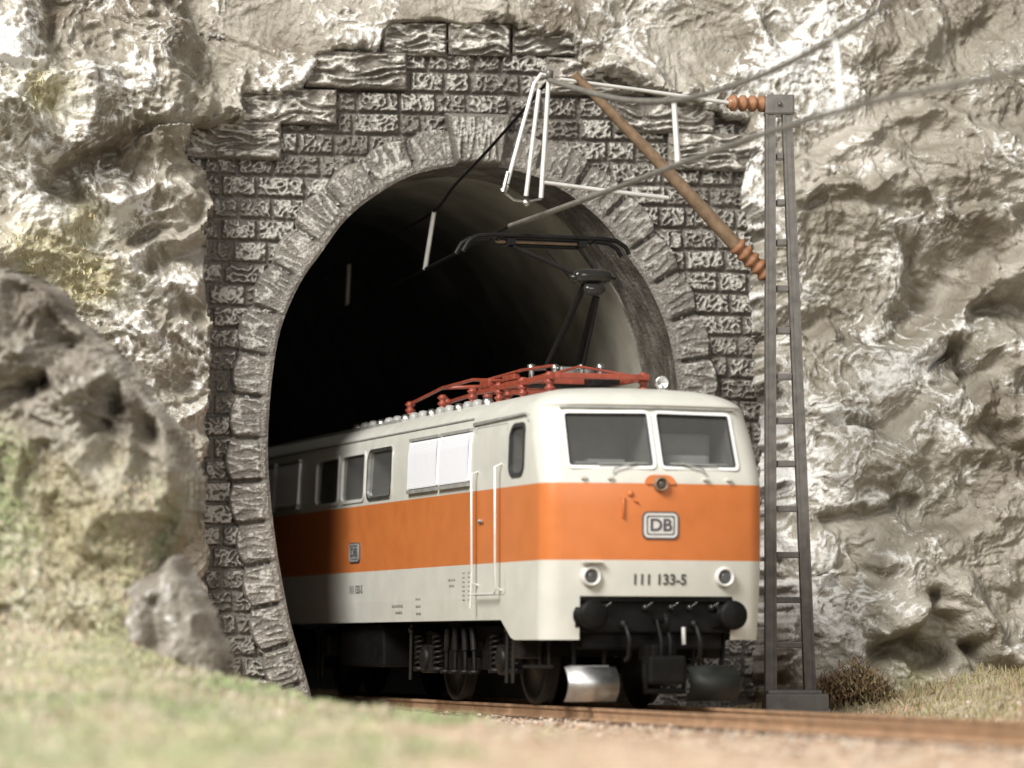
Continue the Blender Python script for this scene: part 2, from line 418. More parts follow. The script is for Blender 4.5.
# --- arch ring in stones
NW = 34
TT = (np.arange(NR)/(NR-1))
stones = 35
q = TT*stones; q = q + .16*np.sin(TT*40)*0
si = np.floor(q).clip(0, stones-1); fq = q-si
w = np.linspace(0, 1, NW)
kst = (si == stones//2)
thick = .60 + .03*(rnd(si, si*0, 61)-.5)*2 + .0*kst
QX, WW = np.meshgrid(q, w, indexing='ij'); SI = np.floor(QX).clip(0,stones-1); FQ = QX-SI
TH2 = np.broadcast_to(thick[:,None], QX.shape)
SW = LEN/stones
edge = np.minimum(np.minimum(FQ,1-FQ)*SW, np.minimum(WW, 1.02-WW)*TH2)
cutc = np.clip(.20-np.minimum(FQ,1-FQ)*SW,0,1)*sstep(.7,1,WW)       # rounded outer corners
RX = IN[:,0][:,None] + NO[:,0][:,None]*WW*(TH2-cutc*.42); RZ = IN[:,1][:,None] + NO[:,1][:,None]*WW*(TH2-cutc*.42)
bod = sstep(.004, .05, edge + .006*perlin(RX*11, RZ*11, 3))
# chisel strokes run along the arch's radius
st = 1-np.abs(perlin(QX*6.5+SI*7.7, WW*2.6*TH2+SI*3.1, 71))*3.0
st2 = perlin(RX*18, RZ*18, 72)
rimy = 1
HR = .055 + bod*(.11+.03*rnd(SI,SI*0,5)) + bod*(.020*np.clip(st,-.8,1)+.008*st2)
# inner draft margin: flat strip
mar = sstep(.10,.16,WW*TH2)
HR = HR*mar + (1-mar)*(.14+bod*.03)
wr = bod*(.60*np.clip(st,-1,1)+.35*st2+.3*(rnd(SI,SI*0,15)-.5)+.10)*mar + (1-mar)*(.32+.25*st2) - (1-bod)*.7
Yv = -HR
grid_mesh('arch_ring', RX, Yv, RZ, M['ring'], None, {'brush_or_shade':wr}, portal)
# keystone: a taller wedge
def block(name, corners, depth, mat, seed, kind, res=.016, y0=.05):
    (x0,z0),(x1,z1),(x2,z2),(x3,z3) = corners          # bl, br, tr, tl
    wid = max(x1-x0,x2-x3); hei = max(z3-z0,z2-z1)
    nu = int(wid/res)+2; nv = int(hei/res)+2
    U, V = np.meshgrid(np.linspace(-.06,1.06,nu+8), np.linspace(-.14,1.14,nv+8), indexing='ij')
    uc = np.clip(U,0,1); vc = np.clip(V,0,1)
    out = np.maximum(np.abs(U-uc)*8, np.abs(V-vc)*6)   # 0 on the face, up to 1 on the sides
    BX = (x0*(1-uc)+x1*uc)*(1-vc)+(x3*(1-uc)+x2*uc)*vc
    BZ = (z0*(1-uc)+z1*uc)*(1-vc)+(z3*(1-uc)+z2*uc)*vc
    e = np.minimum(np.minimum(uc,1-uc)*wid, np.minimum(vc,1-vc)*hei)
    b = sstep(-.01,.05,e)
    if kind == 'strata':
        s1 = perlin(BX*1.6+seed, BZ*9+.8*perlin(BX*3,BZ*3,seed)+seed, seed)
        s2 = ridged(BX*2.2+seed, BZ*8+.9*perlin(BX*2.5,BZ*2.5,seed+4), 2, seed+1)-.6
        s3 = perlin(BX*14, BZ*22, seed+2)
        h = .05*s1+.075*s2+.014*s3; wv = .85*s2+.5*s1+.35*s3+.12
    else:
        s1 = 1-np.abs(perlin(BX*11+seed, BZ*1.7, seed))*2.3; s3 = perlin(BX*18,BZ*18,seed+2)
        h = .042*np.clip(s1,-.6,1)+.014*s3; wv = .60*np.clip(s1,-1,1)+.35*s3+.10
        m = sstep(.05,.08,e); h = h*m+.01*(1-m); wv = wv*m+.15*(1-m)
    yy = -(depth*(.82+.18*b) + h*b) ; yy = yy*(1-np.clip(out,0,1)) + y0*np.clip(out,0,1)
    return grid_mesh(name, BX, yy, BZ, mat, None, {'brush_or_shade':wv*b-.3*(1-b)}, portal)
def wz_rect(x0,y0,x1,y1):
    a = wall_az(x0,y1); b = wall_az(x1,y1); c = wall_az(x1,y0); d = wall_az(x0,y0)
    zb = .5*(a[1]+b[1]); zt = .5*(c[1]+d[1]); return [(a[0],zb),(b[0],zb),(b[0],zt),(a[0],zt)]
kb = wall_az(453,170); kt = wall_az(443,116)
block('keystone', [(-abs(kb[0])*1.0, z_top-.02),(abs(kb[0]),z_top-.02),(abs(kt[0])+.02,kt[1]),(-abs(kt[0])-.02,kt[1])], .40, M['ring'], 91, 'rib')
LC = [wz_rect(168,122,280,160), wz_rect(232,90,335,125), wz_rect(304,53,405,90)]
tops = [wz_rect(380,24,445,57), wz_rect(447,24,509,57), wz_rect(511,24,575,57)]
for i, r in enumerate(LC):
    block('coping_stone', r, .21, M['cope'], 101+i*7, 'strata')
    block('coping_stone', [(-r[1][0],r[0][1]),(-r[0][0],r[0][1]),(-r[0][0],r[2][1]),(-r[1][0],r[2][1])], .21, M['cope'], 141+i*7, 'strata')
for i, r in enumerate(tops): block('coping_stone', r, .17, M['cope'], 171+i*7, 'strata')
# --- intrados and lining
SK = math.tan(TH-PTH)
nd_ = 60; dd = np.linspace(-.13, 1.25, nd_)
A, D = np.meshgrid(np.arange(NR), dd, indexing='ij')
AA = A + 14*perlin(A*.03, D*2.5, 4)
rough_ = .016*perlin(AA*.018, D*9, 5)+.014*perlin(AA*.03+7, D*19, 6)+.008*perlin(A*.12, D*24, 7)+.014*perlin(A*.035, D*1.2, 8)
rough_ = rough_*sstep(-.13,0,D)
BXI = IN[:,0][:,None] - NO[:,0][:,None]*rough_ - SK*np.maximum(D,0); BZI = IN[:,1][:,None] - NO[:,1][:,None]*rough_
grid_mesh('arch_soffit', BXI, D, BZI, M['intrados'], None, {'brush_or_shade':np.clip(rough_*28,-1,1)}, portal)
dd = np.linspace(1.2, 8.1, 18); A, D = np.meshgrid(np.arange(0,NR,8), dd, indexing="ij")
LX = IN[::8,0][:,None]+NO[::8,0][:,None]*.16 - SK*D; LZ = IN[::8,1][:,None]+NO[::8,1][:,None]*.16 + D*0
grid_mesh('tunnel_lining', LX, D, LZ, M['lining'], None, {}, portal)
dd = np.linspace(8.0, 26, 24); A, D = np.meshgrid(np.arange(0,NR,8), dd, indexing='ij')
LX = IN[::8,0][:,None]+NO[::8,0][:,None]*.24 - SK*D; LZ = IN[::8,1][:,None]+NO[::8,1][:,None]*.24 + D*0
grid_mesh('shade_tube', LX, D, LZ, M['tunnel_shade'], None, {}, portal)  # inner tube, its darkness put into the colour
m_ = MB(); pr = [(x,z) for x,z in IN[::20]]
m_.prism(grow(pr,.5), lambda u,v,d: (u-SK*25.5, d, v), 25.5, 25.9); m_.build('shade_end_wall', M['tunnel_shade'], portal)
# step where the lining is wider than the soffit
m_ = MB(); n_ = len(IN[::8])
vs = [(p[0]-SK*1.22,1.22,p[1]) for p in IN[::8]]+[(p[0]+o[0]*.5-SK*1.22,1.22,p[1]+o[1]*.5) for p,o in zip(IN[::8],NO[::8])]
m_.add(vs, [(i,i+1,i+1+n_,i+n_) for i in range(n_-1)]); m_.build('soffit_end', M['lining'], portal)

# ================================================================== ROCK
def rock_detail(x, y, seed, ang=0., stretch=1.5):
    c, s = math.cos(ang), math.sin(ang)
    u = (x*c+y*s)/stretch; v = (-x*s+y*c)
    wu = u + .55*fbm(u*.45, v*.45, 3, seed); wv = v + .55*fbm(u*.45+7, v*.45+3, 3, seed+1)
    big = ridged(wu*.28, wv*.28, 3, seed+2, .5)-.9
    mid = ridged(wu*.85+3, wv*.85, 4, seed+3, .5)-.9
    f1, f2, idc = worley(wu*1.1, wv*1.1, seed+4)
    facet = (f2-f1)
    fine = ridged(wu*3.1, wv*3.1, 4, seed+6, .55)-.9
    grit = fbm(x*7, y*7, 4, seed+8, .6)
    crk = np.minimum(np.abs(perlin(wu*.7, wv*.9, seed+12))*6, 1)      # narrow crevices along noise zero lines
    return big, mid, facet, fine, grit, crk
def stroke(x, y, pts, w, amp):
    d, _ = seg_dist(x, y, catmull(pts,5)); return amp*np.exp(-(d/w)**2)
def ledge(x, y, pts, w, amp):                              # rock above (left of the direction) stands out, below is undercut
    d, s = seg_dist(x, y, catmull(pts,5)); t = np.tanh((d*s+.05*perlin(x*4,y*4,5)+.02*perlin(x*11,y*11,6))/.13); return t*np.where(s > 0, amp*np.exp(-d/w), amp*.9*np.exp(-d/(w*.6)))
RS = .0225
gx = np.arange(-10, 10.2, RS); gz = np.arange(-.6, 11.6, RS)
X, Z = np.meshgrid(gx, gz, indexing='ij')
W = lambda *pts: [wall_az(*p) for p in pts]
mask_px = [(212,760),(212,690),(208,640),(205,560),(198,480),(200,440),(206,380),(214,330),(205,280),(204,240),(216,205),(202,174),(180,158),(190,132),(238,126),(246,102),(304,94),(318,62),(378,54),(396,30),(450,27),(512,30),(566,44),(576,80),(636,94),(696,112),(736,124),(744,180),(750,300),(756,420),(752,560),(752,760)]
mp = W(*mask_px)
sd = np.repeat(np.repeat(sdist(X[::2,::2], Z[::2,::2], mp),2,0),2,1)[:X.shape[0],:X.shape[1]]
big, mid, facet, fine, grit, crk = rock_detail(X, Z, 201, R(-22), 1.5)
sdn = sd + .10*perlin(X*1.6, Z*1.6, 301) + .05*perlin(X*5, Z*5, 302)
rightside = sstep(3.5, 4.6, X); leftside = sstep(-3.6,-4.6,X)
base = .45 + rightside*(.15 + 1.9*sstep(6.5, -.5, Z) + .10*(X-4)) + leftside*(.10 + .30*np.clip(-4-X,0,9) + .6*sstep(5,0,Z))
base = base - .35*np.clip(Z-8.0, 0, 9)*.8 + .55*sstep(7.2,8.6,Z)*leftside
mf = ridged(X*5.5+.5*perlin(X*2,Z*2,431), Z*5.5+.5*perlin(X*2,Z*2,432), 3, 433, .55)-.9
wrk = perlin(X*9+1.2*perlin(X*3,Z*3,435), Z*9+1.2*perlin(X*3,Z*3,436), 437)
mf2 = ridged(X*3.2+.9*perlin(X*1.1,Z*1.1,441)+.5*Z, Z*4.6+.9*perlin(X*1.1,Z*1.1,442), 2, 443, .45)-.8
rs_ = sstep(3.0,4.4,X); kn = 1-.62*rs_                      # the right-hand cliff is draped in broader, smoother folds
D = base + (.62-.30*rs_)*big + kn*(.26*mid + .10*facet + .055*fine + .05*mf2) + .016*grit + (.028-.012*rs_)*mf + .010*wrk
rt = [ # ledges and clefts of the right-hand cliff
 ('l', W((1040,215),(990,262),(945,282),(934,300),(927,318),(907,335),(862,347),(800,341)), .9, .62),
 ('s', W((905,268),(920,290),(905,300)), .26, -.45),
 ('l', W((1060,352),(1000,356),(950,352),(930,362)), .5, .40),
 ('s', W((965,306),(1000,318),(1040,312)), .30, -.70),
 ('s', W((928,368),(938,384)), .22, -.85),
 ('l', W((1000,425),(965,402),(940,388),(915,396),(878,424),(850,436)), .75, .50),
 ('s', W((800,424),(838,424)), .16, .25), ('s', W((820,474),(870,458),(950,452)), .22, .22),
 ('s', W((965,430),(985,470),(1010,500)), .22, -.45), ('s', W((985,425),(1008,470)), .2, .3),
 ('l', W((1060,236),(1000,226),(947,212),(882,182),(802,192)), .8, .50),
 ('s', W((800,215),(860,204),(900,206)), .2, -.3),
 ('l', W((1030,140),(960,128),(900,112),(850,128),(800,168)), .6, .35), ('s', W((880,130),(940,150)), .25, -.35),
 ('s', W((745,-5),(705,50),(668,78)), .22, -.75), ('s', W((800,-5),(772,22)), .2, -.6),
 ('s', W((980,30),(955,60)), .3, -.3), ('s', W((870,50),(920,40)), .3, .3),
 ('l', W((930,520),(890,536),(850,548),(795,572)), .7, .50),
 ('s', W((828,570),(795,586)), .22, -.6),
 ('s', W((842,655),(866,640),(880,655)), .22, -.65), ('s', W((868,612),(845,630)), .2, .35),
 ('s', W((886,600),(900,632),(915,655)), .17, -.55), ('s', W((905,590),(935,640),(965,662)), .2, .35),
 ('s', W((925,660),(950,680),(990,688)), .16, -.5), ('s', W((975,585),(940,610)), .2, -.22),
 ('s', W((880,512),(830,520),(800,532)), .12, -.25), ('s', W((1000,560),(985,600)), .22, .25)]
lt = [
 ('l', W((150,150),(110,168),(60,160),(25,142)), .5, .5),
 ('s', W((60,180),(140,172)), .25, -.5),
 ('s', W((150,62),(190,118)), .12, .3), ('s', W((180,95),(186,88)), .3, -.45),
 ('s', W((95,80),(80,150)), .18, .35), ('s', W((50,0),(55,90)), .15, -.3),
 ('l', W((214,205),(190,232),(150,245),(120,258)), .4, .4),
 ('s', W((150,270),(200,262)), .2, -.4),
 ('l', W((205,300),(185,322),(150,330)), .4, .35),
 ('s', W((110,205),(60,240)), .16, .3), ('s', W((60,205),(90,225)), .25, -.4),
 ('l', W((340,5),(260,40),(210,85)), .5, .25)]
XW = X+.22*perlin(X*1.1,Z*1.1,861)+.10*perlin(X*3.1,Z*3.1,862); ZW = Z+.20*perlin(X*1.1,Z*1.1,863)+.10*perlin(X*3.1,Z*3.1,864)
for k, p, w_, a_ in rt+lt: D = D + (ledge if k == 'l' else stroke)(XW, ZW, p, w_, a_)
edge = sstep(-.05, .10, sdn)
D = np.where(sd < 2.5, np.maximum(D, .36 - .3*sstep(0,1.2,sd) + .12*mid), D)
D = -.5*(1-edge) + D*edge
D = np.minimum(D, 4.2)
JX = .10*perlin(X*1.3, Z*1.3, 401)*edge; JZ = .12*perlin(X*1.2+5, Z*1.2, 402)*edge
brush_shade = .30*fine + .25*grit + .20*mid + .35*mf + .35*mf2 + .15*wrk + .25*perlin(X*.5, Z*.5, 511) + .34 + .35*sstep(6.5,9,Z)*leftside
pat = fbm(X*.35+4, Z*.35, 4, 520)
brush_shade = brush_shade + .45*pat
def veins(x, y, seed):
    wx = x+.22*perlin(x*1.9,y*1.9,seed)+.07*perlin(x*6,y*6,seed+1); wy = y+.22*perlin(x*1.9,y*1.9,seed+2)+.07*perlin(x*6,y*6,seed+3)
    a = 1-np.abs(perlin(wx*3.1,wy*3.6,seed+4))*3.2; b = 1-np.abs(perlin(wx*7.5,wy*7.5,seed+5))*2.6; c = perlin(wx*17,wy*17,seed+6)
    return np.clip(a,-.6,1), np.clip(b,-.8,1), c
va, vb, vc = veins(X, Z, 821)
brush_shade = .55*pat + .35*mid + .24*va + .30*vb + .34*vc + .10 + .22*sstep(6.5,9,Z)*leftside + .10*rightside
D = D + (.016*va + .014*vb + .008*vc)*edge
for k, p, w_, a_ in rt+lt:                                  # brown paint put in clefts and under ledges, standing in for their shade
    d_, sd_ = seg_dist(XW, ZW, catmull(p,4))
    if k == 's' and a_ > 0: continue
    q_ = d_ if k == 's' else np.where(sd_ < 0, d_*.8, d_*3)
    brush_shade = brush_shade - .55*np.exp(-(q_/(w_*(1.1 if k=='s' else .5)))**2)*(.7+.6*perlin(X*2.1,Z*2.1,531))
moss = np.zeros_like(X)
for px, py, rr in ((45,262,.7),(85,288,.6),(35,110,.5),(80,235,.4),(860,690,.6),(980,705,.7)):
    a, z = wall_az(px,py); moss = np.maximum(moss, np.exp(-((X-a)**2+((Z-z)*1.4)**2)/rr**2))
moss = np.clip(moss*1.3 + .5*perlin(X*2, Z*2, 601)*moss - .1, 0, 1)
n_c = Vector((math.sin(PTH), -math.cos(PTH), 0)); r_c = Vector((math.cos(PTH), math.sin(PTH), 0))
AX = X+JX; AZ = Z+JZ
cliff = grid_mesh('rock_face', P0.x+r_c.x*AX+n_c.x*D, P0.y+r_c.y*AX+n_c.y*D, AZ, M['rock'], sd > -.35, {'brush_or_shade':brush_shade,'moss':moss})
tag(cliff, kind='structure')

# foreground outcrop on the left
def dome_rock(name, px_poly, Y, bulge, mat, seed, ang, strokes=(), moss_fn=None, lean=0., res=.022, amp=1., fa=1., foot=0., wo=.05):
    P = [plane_xz(x,y,Y) for x,y in px_poly]; P = catmull(P+[P[0]],4)[:-1]
    xs = [p[0] for p in P]; zs = [p[1] for p in P]
    gx = np.arange(min(xs)-.5, max(xs)+.5, res); gz = np.arange(min(zs)-.5, max(zs)+.5, res)
    X, Z = np.meshgrid(gx, gz, indexing='ij')
    sd = np.repeat(np.repeat(sdist(X[::2,::2],Z[::2,::2],P),2,0),2,1)[:X.shape[0],:X.shape[1]]
    sdn = -sd - .12 + .05*perlin(X*3,Z*3,seed+70)
    big, mid, facet, fine, grit, crk = rock_detail(X*1.35, Z*1.35, seed, ang, 1.3)
    ins = np.clip(sdn,0,9)
    D = bulge*np.sqrt(1-(1-np.clip(ins/.9,0,1))**2)*.8 + bulge*.2*(1-np.exp(-ins/.5)) + lean*(zs[0]-Z)
    D = D + foot*sstep(3.2,.4,Z)
    D = D + amp*(1-.55*(foot>0)*sstep(3.4,1.8,Z))*sstep(-.05,.35,sdn)*(.45*big+.26*mid+.10*facet) + fa*(.07*fine + .03*grit + .03*(ridged(X*6,Z*6,3,seed+33,.55)-.9))
    for k, p, w_, a_ in strokes: D = D + (ledge if k=='l' else stroke)(X, Z, [plane_xz(a,b,Y) for a,b in p], w_, a_)*sstep(0,.2,sdn)
    crease_shade = 0  # shade painted into the hollows and along the ledges
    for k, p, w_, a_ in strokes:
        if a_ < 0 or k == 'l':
            d_, _ = seg_dist(X, Z, [plane_xz(a,b,Y) for a,b in p]); crease_shade = np.maximum(crease_shade, np.exp(-(d_/(w_*(1. if k == 's' else .5)))**2))
    D = D - 8*np.clip(-sdn,0,.3)
    va, vb, vc = veins(X, Z, seed+90); D = D + fa*(.016*va+.014*vb+.008*vc)*sstep(-.05,.1,sdn)
    brush_or_shade = .26*va+.28*vb+.26*vc+.25*mid+.35*fbm(X*.5,Z*.5,3,seed+50)+wo+.02 - .5*crease_shade*(.7+.6*perlin(X*2.3,Z*2.3,seed+97))
    moss = moss_fn(X,Z,Y) if moss_fn else X*0
    return grid_mesh(name, X, Y-D, Z, mat, sdn > -.10, {'brush_or_shade':brush_or_shade,'moss':moss})
def moss_left(X, Z, Y):
    py = HOR-(Z-CH)*FPX/Y; px = 512+X*FPX/Y
    g = sstep(430, 560, py + .25*(200-px))*sstep(230,140,px)
    return np.clip(g*.85 + .6*perlin(X*1.7,Z*1.7,801)*g + .15*perlin(X*5,Z*5,802)*g, 0, 1)
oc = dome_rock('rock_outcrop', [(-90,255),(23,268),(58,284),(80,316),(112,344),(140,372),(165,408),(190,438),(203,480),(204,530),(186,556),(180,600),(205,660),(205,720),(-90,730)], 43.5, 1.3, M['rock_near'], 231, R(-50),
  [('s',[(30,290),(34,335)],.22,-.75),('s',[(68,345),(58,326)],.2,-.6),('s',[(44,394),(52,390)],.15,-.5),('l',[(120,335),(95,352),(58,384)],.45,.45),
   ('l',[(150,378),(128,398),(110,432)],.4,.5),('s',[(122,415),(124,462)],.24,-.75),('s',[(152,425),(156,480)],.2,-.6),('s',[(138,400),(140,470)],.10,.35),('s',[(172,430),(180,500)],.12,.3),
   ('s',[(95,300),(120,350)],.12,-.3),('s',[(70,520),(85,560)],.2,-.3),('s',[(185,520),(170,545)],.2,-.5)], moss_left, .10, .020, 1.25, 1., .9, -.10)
tag(oc, 'grey brown rock outcrop with mossy foot at the left edge', 'rock')
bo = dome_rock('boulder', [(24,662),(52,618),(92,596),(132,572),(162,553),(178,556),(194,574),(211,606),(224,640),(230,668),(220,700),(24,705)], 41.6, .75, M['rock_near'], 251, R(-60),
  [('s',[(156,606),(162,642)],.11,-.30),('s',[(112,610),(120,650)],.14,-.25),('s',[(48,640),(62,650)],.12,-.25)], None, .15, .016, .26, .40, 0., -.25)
tag(bo, 'smooth grey wedge shaped boulder at the foot of the left outcrop beside the portal', 'boulder')

# ================================================================== GROUND
def lateral(x, y): return (x-F0.x)*TR.x+(y-F0.y)*TR.y
def along(x, y): return (x-F0.x)*TU.x+(y-F0.y)*TU.y
def gheight(x, y):
    a = lateral(x,y)
    z = -.34 + .10*fbm(x*.4,y*.4,3,901) + .04*fbm(x*2.5,y*2.5,3,905)
    leftm = sstep(-2.2,-6.5,a)
    z = z + leftm*(.22 + .30*sstep(24,42,y) + .42*sstep(-1.5,-4.5,x)*sstep(33,42,y)) 
    z = z + .40*sstep(-3.0,-5.6,x+.5*fbm(x*.8,y*.8,2,977))*sstep(36.5,42.5,y)
    z = z + sstep(2.2,4.5,a)*(.28) + .42*sstep(3.6,6.6,a)
    bed = sstep(2.7,1.75,np.abs(a))
    return z*(1-bed) + bed*(-.19+.012*perlin(x*6,y*6,909))
gx = np.arange(-12, 16, .09); gy = np.arange(8, 62, .11)
X, Y = np.meshgrid(gx, gy, indexing='ij')
Zg = gheight(X, Y)
la = lateral(X,Y); ns = .9*fbm(X*.7,Y*.7,4,921)
tan = np.maximum(sstep(-2.2,.3, X+1.3*ns), sstep(-4.2,-3.2,la+.5*ns))*(1-sstep(2.4,3.6,la+.5*ns)*.55)
tunnel_in = (along(X,Y) > 7.6)
tag(grid_mesh('ground', X, Y, Zg, M['ground'], None, {'tan':tan}), kind='structure')
# ------- track
trk = empty('railway_track', F0, TH); tag(trk, 'rusty brown railway track running out of the tunnel under the locomotive', 'railway track')
rp = [(-.065,-.16),(.065,-.16),(.065,-.145),(.012,-.125),(.012,-.045),(.036,-.035),(.036,-.004),(.028,0),(-.028,0),(-.036,-.004),(-.036,-.035),(-.012,-.045),(-.012,-.125),(-.065,-.145)]
for sx in (-.75,.75):
    m_ = MB(); m_.prism(rp, lambda u,v,d: (sx+u,d,v), -34, 26); m_.build('rail', M['rust'], trk)
ms = None
for i in range(70):
    y = -30+i*.8
    if ms is None:
        m_ = MB(); m_.box((0,0,-.215),(2.5,.26,.12),bev=.012); ms = m_.mesh('sleeper',[M['sleeper']])
    o = link('sleeper', ms, trk); o.location = (0,y,0)
# ------- gravel
def scatter_mesh(name, pts, sizes, cols, mat, seed=1, flat=.7):
    bm = bmesh.new(); bmesh.ops.create_icosphere(bm, subdivisions=1, radius=1); bv = np.array([v.co[:] for v in bm.verts]); bf = np.array([[v.index for v in f.verts] for f in bm.faces]); bm.free()
    rg = np.random.default_rng(seed); N = len(pts); nv = len(bv)
    V = bv[None]*(1+.30*rg.standard_normal((N,nv,1)).clip(-1,1))*rg.uniform(.6,1.2,(N,1,3))*np.array(sizes)[:,None,None]
    V[:,:,2] *= flat; an = rg.uniform(0,6.28,N); c, s = np.cos(an)[:,None], np.sin(an)[:,None]
    x = V[:,:,0]*c-V[:,:,1]*s; y = V[:,:,0]*s+V[:,:,1]*c
    V = np.stack([x,y,V[:,:,2]],-1)+np.array(pts)[:,None,:]
    Fc = (bf[None]+np.arange(N)[:,None,None]*nv).reshape(-1,3)
    me = bpy.data.meshes.new(name); me.from_pydata(V.reshape(-1,3).tolist(), [], Fc.tolist())
    at = me.attributes.new('tint','FLOAT_COLOR','POINT'); C4 = np.repeat(np.c_[np.array(cols),np.ones(N)],nv,0); at.data.foreach_set('color', C4.astype(np.float32).reshape(-1))
    me.materials.append(mat); return link(name, me)
rg = np.random.default_rng(8)
N = 9000
sa = rg.uniform(-28,9,N); aa = np.where(rg.random(N)<.7, rg.uniform(-2.7,2.9,N), rg.uniform(-6.5,4.5,N))
px_ = F0.x+TR.x*aa+TU.x*sa; py_ = F0.y+TR.y*aa+TU.y*sa
ok = (np.abs(np.abs(aa)-.75) > .12)
px_, py_ = px_[ok], py_[ok]; N = len(px_)
sz = rg.uniform(.02,.05,N); pz = gheight(px_,py_)+sz*.3
pal = np.array([(.55,.40,.28),(.62,.49,.37),(.42,.29,.20),(.66,.57,.47),(.50,.38,.28)])
tag(scatter_mesh('ballast_gravel', np.c_[px_,py_,pz], sz, pal[rg.integers(0,5,N)]*rg.uniform(.7,1.2,(N,1)), M['pebble']), 'loose tan and brown gravel spread along the track', 'gravel', kind='stuff')
# ------- grass
def blades(name, P, hts, pal, label, seed, lean=.5, wid=.014):
    rg = np.random.default_rng(seed); N = len(P); an = rg.uniform(0,6.28,N); ln = rg.uniform(0,lean,N)*hts; bn = rg.uniform(0,6.28,N)
    w = wid*rg.uniform(.6,1.4,N)
    dx = np.cos(an)*w; dy = np.sin(an)*w; tx = np.cos(bn)*ln; ty = np.sin(bn)*ln
    P = np.array(P)
    v0 = P+np.c_[-dx,-dy,0*dx]; v1 = P+np.c_[dx,dy,0*dx]; v2 = P+np.c_[tx*.4+dx*.7,ty*.4+dy*.7,hts*.55]; v3 = P+np.c_[tx*.4-dx*.7,ty*.4-dy*.7,hts*.55]; v4 = P+np.c_[tx,ty,hts*.95]
    V = np.stack([v0,v1,v2,v3,v4],1).reshape(-1,3); b = np.arange(N)*5
    Fq = np.stack([b,b+1,b+2,b+3],1).tolist()+np.stack([b+3,b+2,b+4],1).tolist()
    me = bpy.data.meshes.new(name); me.from_pydata(V.tolist(), [], Fq)
    pk = fbm(P[:,0]*.55,P[:,1]*.55,3,seed+300)*1.5+.5+rg.normal(0,.16,N)
    c = np.array(pal)[np.clip((pk*len(pal)).astype(int),0,len(pal)-1)]*rg.uniform(.8,1.15,(N,1)); at = me.attributes.new('tint','FLOAT_COLOR','POINT')
    at.data.foreach_set('color', np.repeat(np.c_[c,np.ones(N)],5,0).astype(np.float32).reshape(-1)); me.materials.append(M['blade'])
    return tag(link(name, me), label, 'grass', kind='stuff')
N = 150000
gx = rg.uniform(-9,7.5,N); gy = rg.uniform(21,50,N); a = lateral(gx,gy)
dens = fbm(gx*.8,gy*.8,3,931)
ok = (gx + 1.2*fbm(gx*.7,gy*.7,4,921) < -1.0 + .5*rg.standard_normal(N)) & (a < -3.4) & (rg.random(N) < .62+.5*dens) & (along(gx,gy) < 6.3)
gx, gy = gx[ok], gy[ok]; gz = gheight(gx,gy)
hue = fbm(gx*.5,gy*.5,3,941)
PALG = [(.36,.42,.21),(.44,.46,.26),(.56,.52,.36),(.68,.62,.48),(.63,.54,.41),(.60,.46,.34),(.56,.54,.32)]
print('blades', len(gx))
blades('grass', np.c_[gx,gy,gz-.02], rg.uniform(.04,.12,len(gx)), PALG, 'pale yellow green grass flock covering the foreground bank at left', 5, .9, .016)
N = 26000
gx = rg.uniform(3.2,11,N); gy = rg.uniform(40,51.5,N); a = lateral(gx,gy)
ok = (a > 2.6) & (rg.random(N) < .5+.5*fbm(gx*1.2,gy*1.2,3,951)) 
gx, gy = gx[ok], gy[ok]
blades('grass', np.c_[gx,gy,gheight(gx,gy)-.02], rg.uniform(.06,.17,len(gx)), [(.42,.36,.20),(.36,.25,.14),(.50,.44,.26),(.30,.30,.12),(.52,.36,.22)], 'dry brown green grass between the track and the right cliff', 6, .9, .012)
# moss and flock clinging to the rocks
def moss_blades(ob, n, thr, pal, label, seed, h=(.06,.16)):
    me = ob.data; nv = len(me.vertices); co = np.zeros(nv*3,np.float32); me.vertices.foreach_get('co',co); co = co.reshape(-1,3)
    ms = np.zeros(nv,np.float32); me.attributes['moss'].data.foreach_get('value',ms)
    rg = np.random.default_rng(seed); w = np.clip(ms-thr,0,1); 
    if w.sum() <= 0: return
    ix = rg.choice(nv, n, p=w/w.sum()); P = co[ix]+rg.normal(0,.02,(n,3)); P[:,1] -= .01
    blades('grass', P, rg.uniform(h[0],h[1],n), pal, label, seed, 1.4, .011)
moss_blades(oc, 15000, .25, PALG, 'yellow green flock clinging to the left outcrop foot', 7, (.03,.09))
moss_blades(cliff, 900, .5, [(.44,.47,.20),(.56,.54,.28),(.46,.40,.20),(.60,.52,.30)], 'olive green moss tufts on ledges of the cliff', 9, (.04,.09))

# bush at the foot of the right cliff
bu = empty('dry_bush', (0,0,0)); 
bx, bz = plane_xz(853,668,49.3); bu.location = (bx,49.3,gheight(np.array([bx]),np.array([49.3]))[0]-.03)
tag(bu, 'low brown green bush at the foot of the right cliff behind the mast', 'bush')
rg = np.random.default_rng(12); n = 5200
v = rg.standard_normal((n,3)); v /= np.linalg.norm(v,axis=1)[:,None]; rr = rg.random(n)**.4
clump = np.array([(0,0,.28),(-.38,0,.20),(.36,.05,.18),(.1,-.1,.42)])[rg.integers(0,4,n)]
P = clump*.85 + v*rr[:,None]*np.array((.30,.26,.26))*rg.uniform(.6,1.35,(n,1)); P[:,2] = np.abs(P[:,2]); n = int(n*.55); P = P[:n]
fo = blades('foliage', P, rg.uniform(.05,.13,n), [(.30,.21,.11),(.34,.22,.13),(.42,.34,.18),(.20,.14,.08)], None, 12, 2., .014)
for k in ('label','category','kind'):
    if k in fo: del fo[k]
fo.parent = bu
m_ = MB()
for i in range(9):
    an = i*.7; m_.tube([(0,0,0),(.12*math.cos(an),.1*math.sin(an),.2),(.34*math.cos(an),.26*math.sin(an),.38)],[.018,.013,.006],5)
m_.build('stem', M['sleeper'], bu)

exec_loco = True
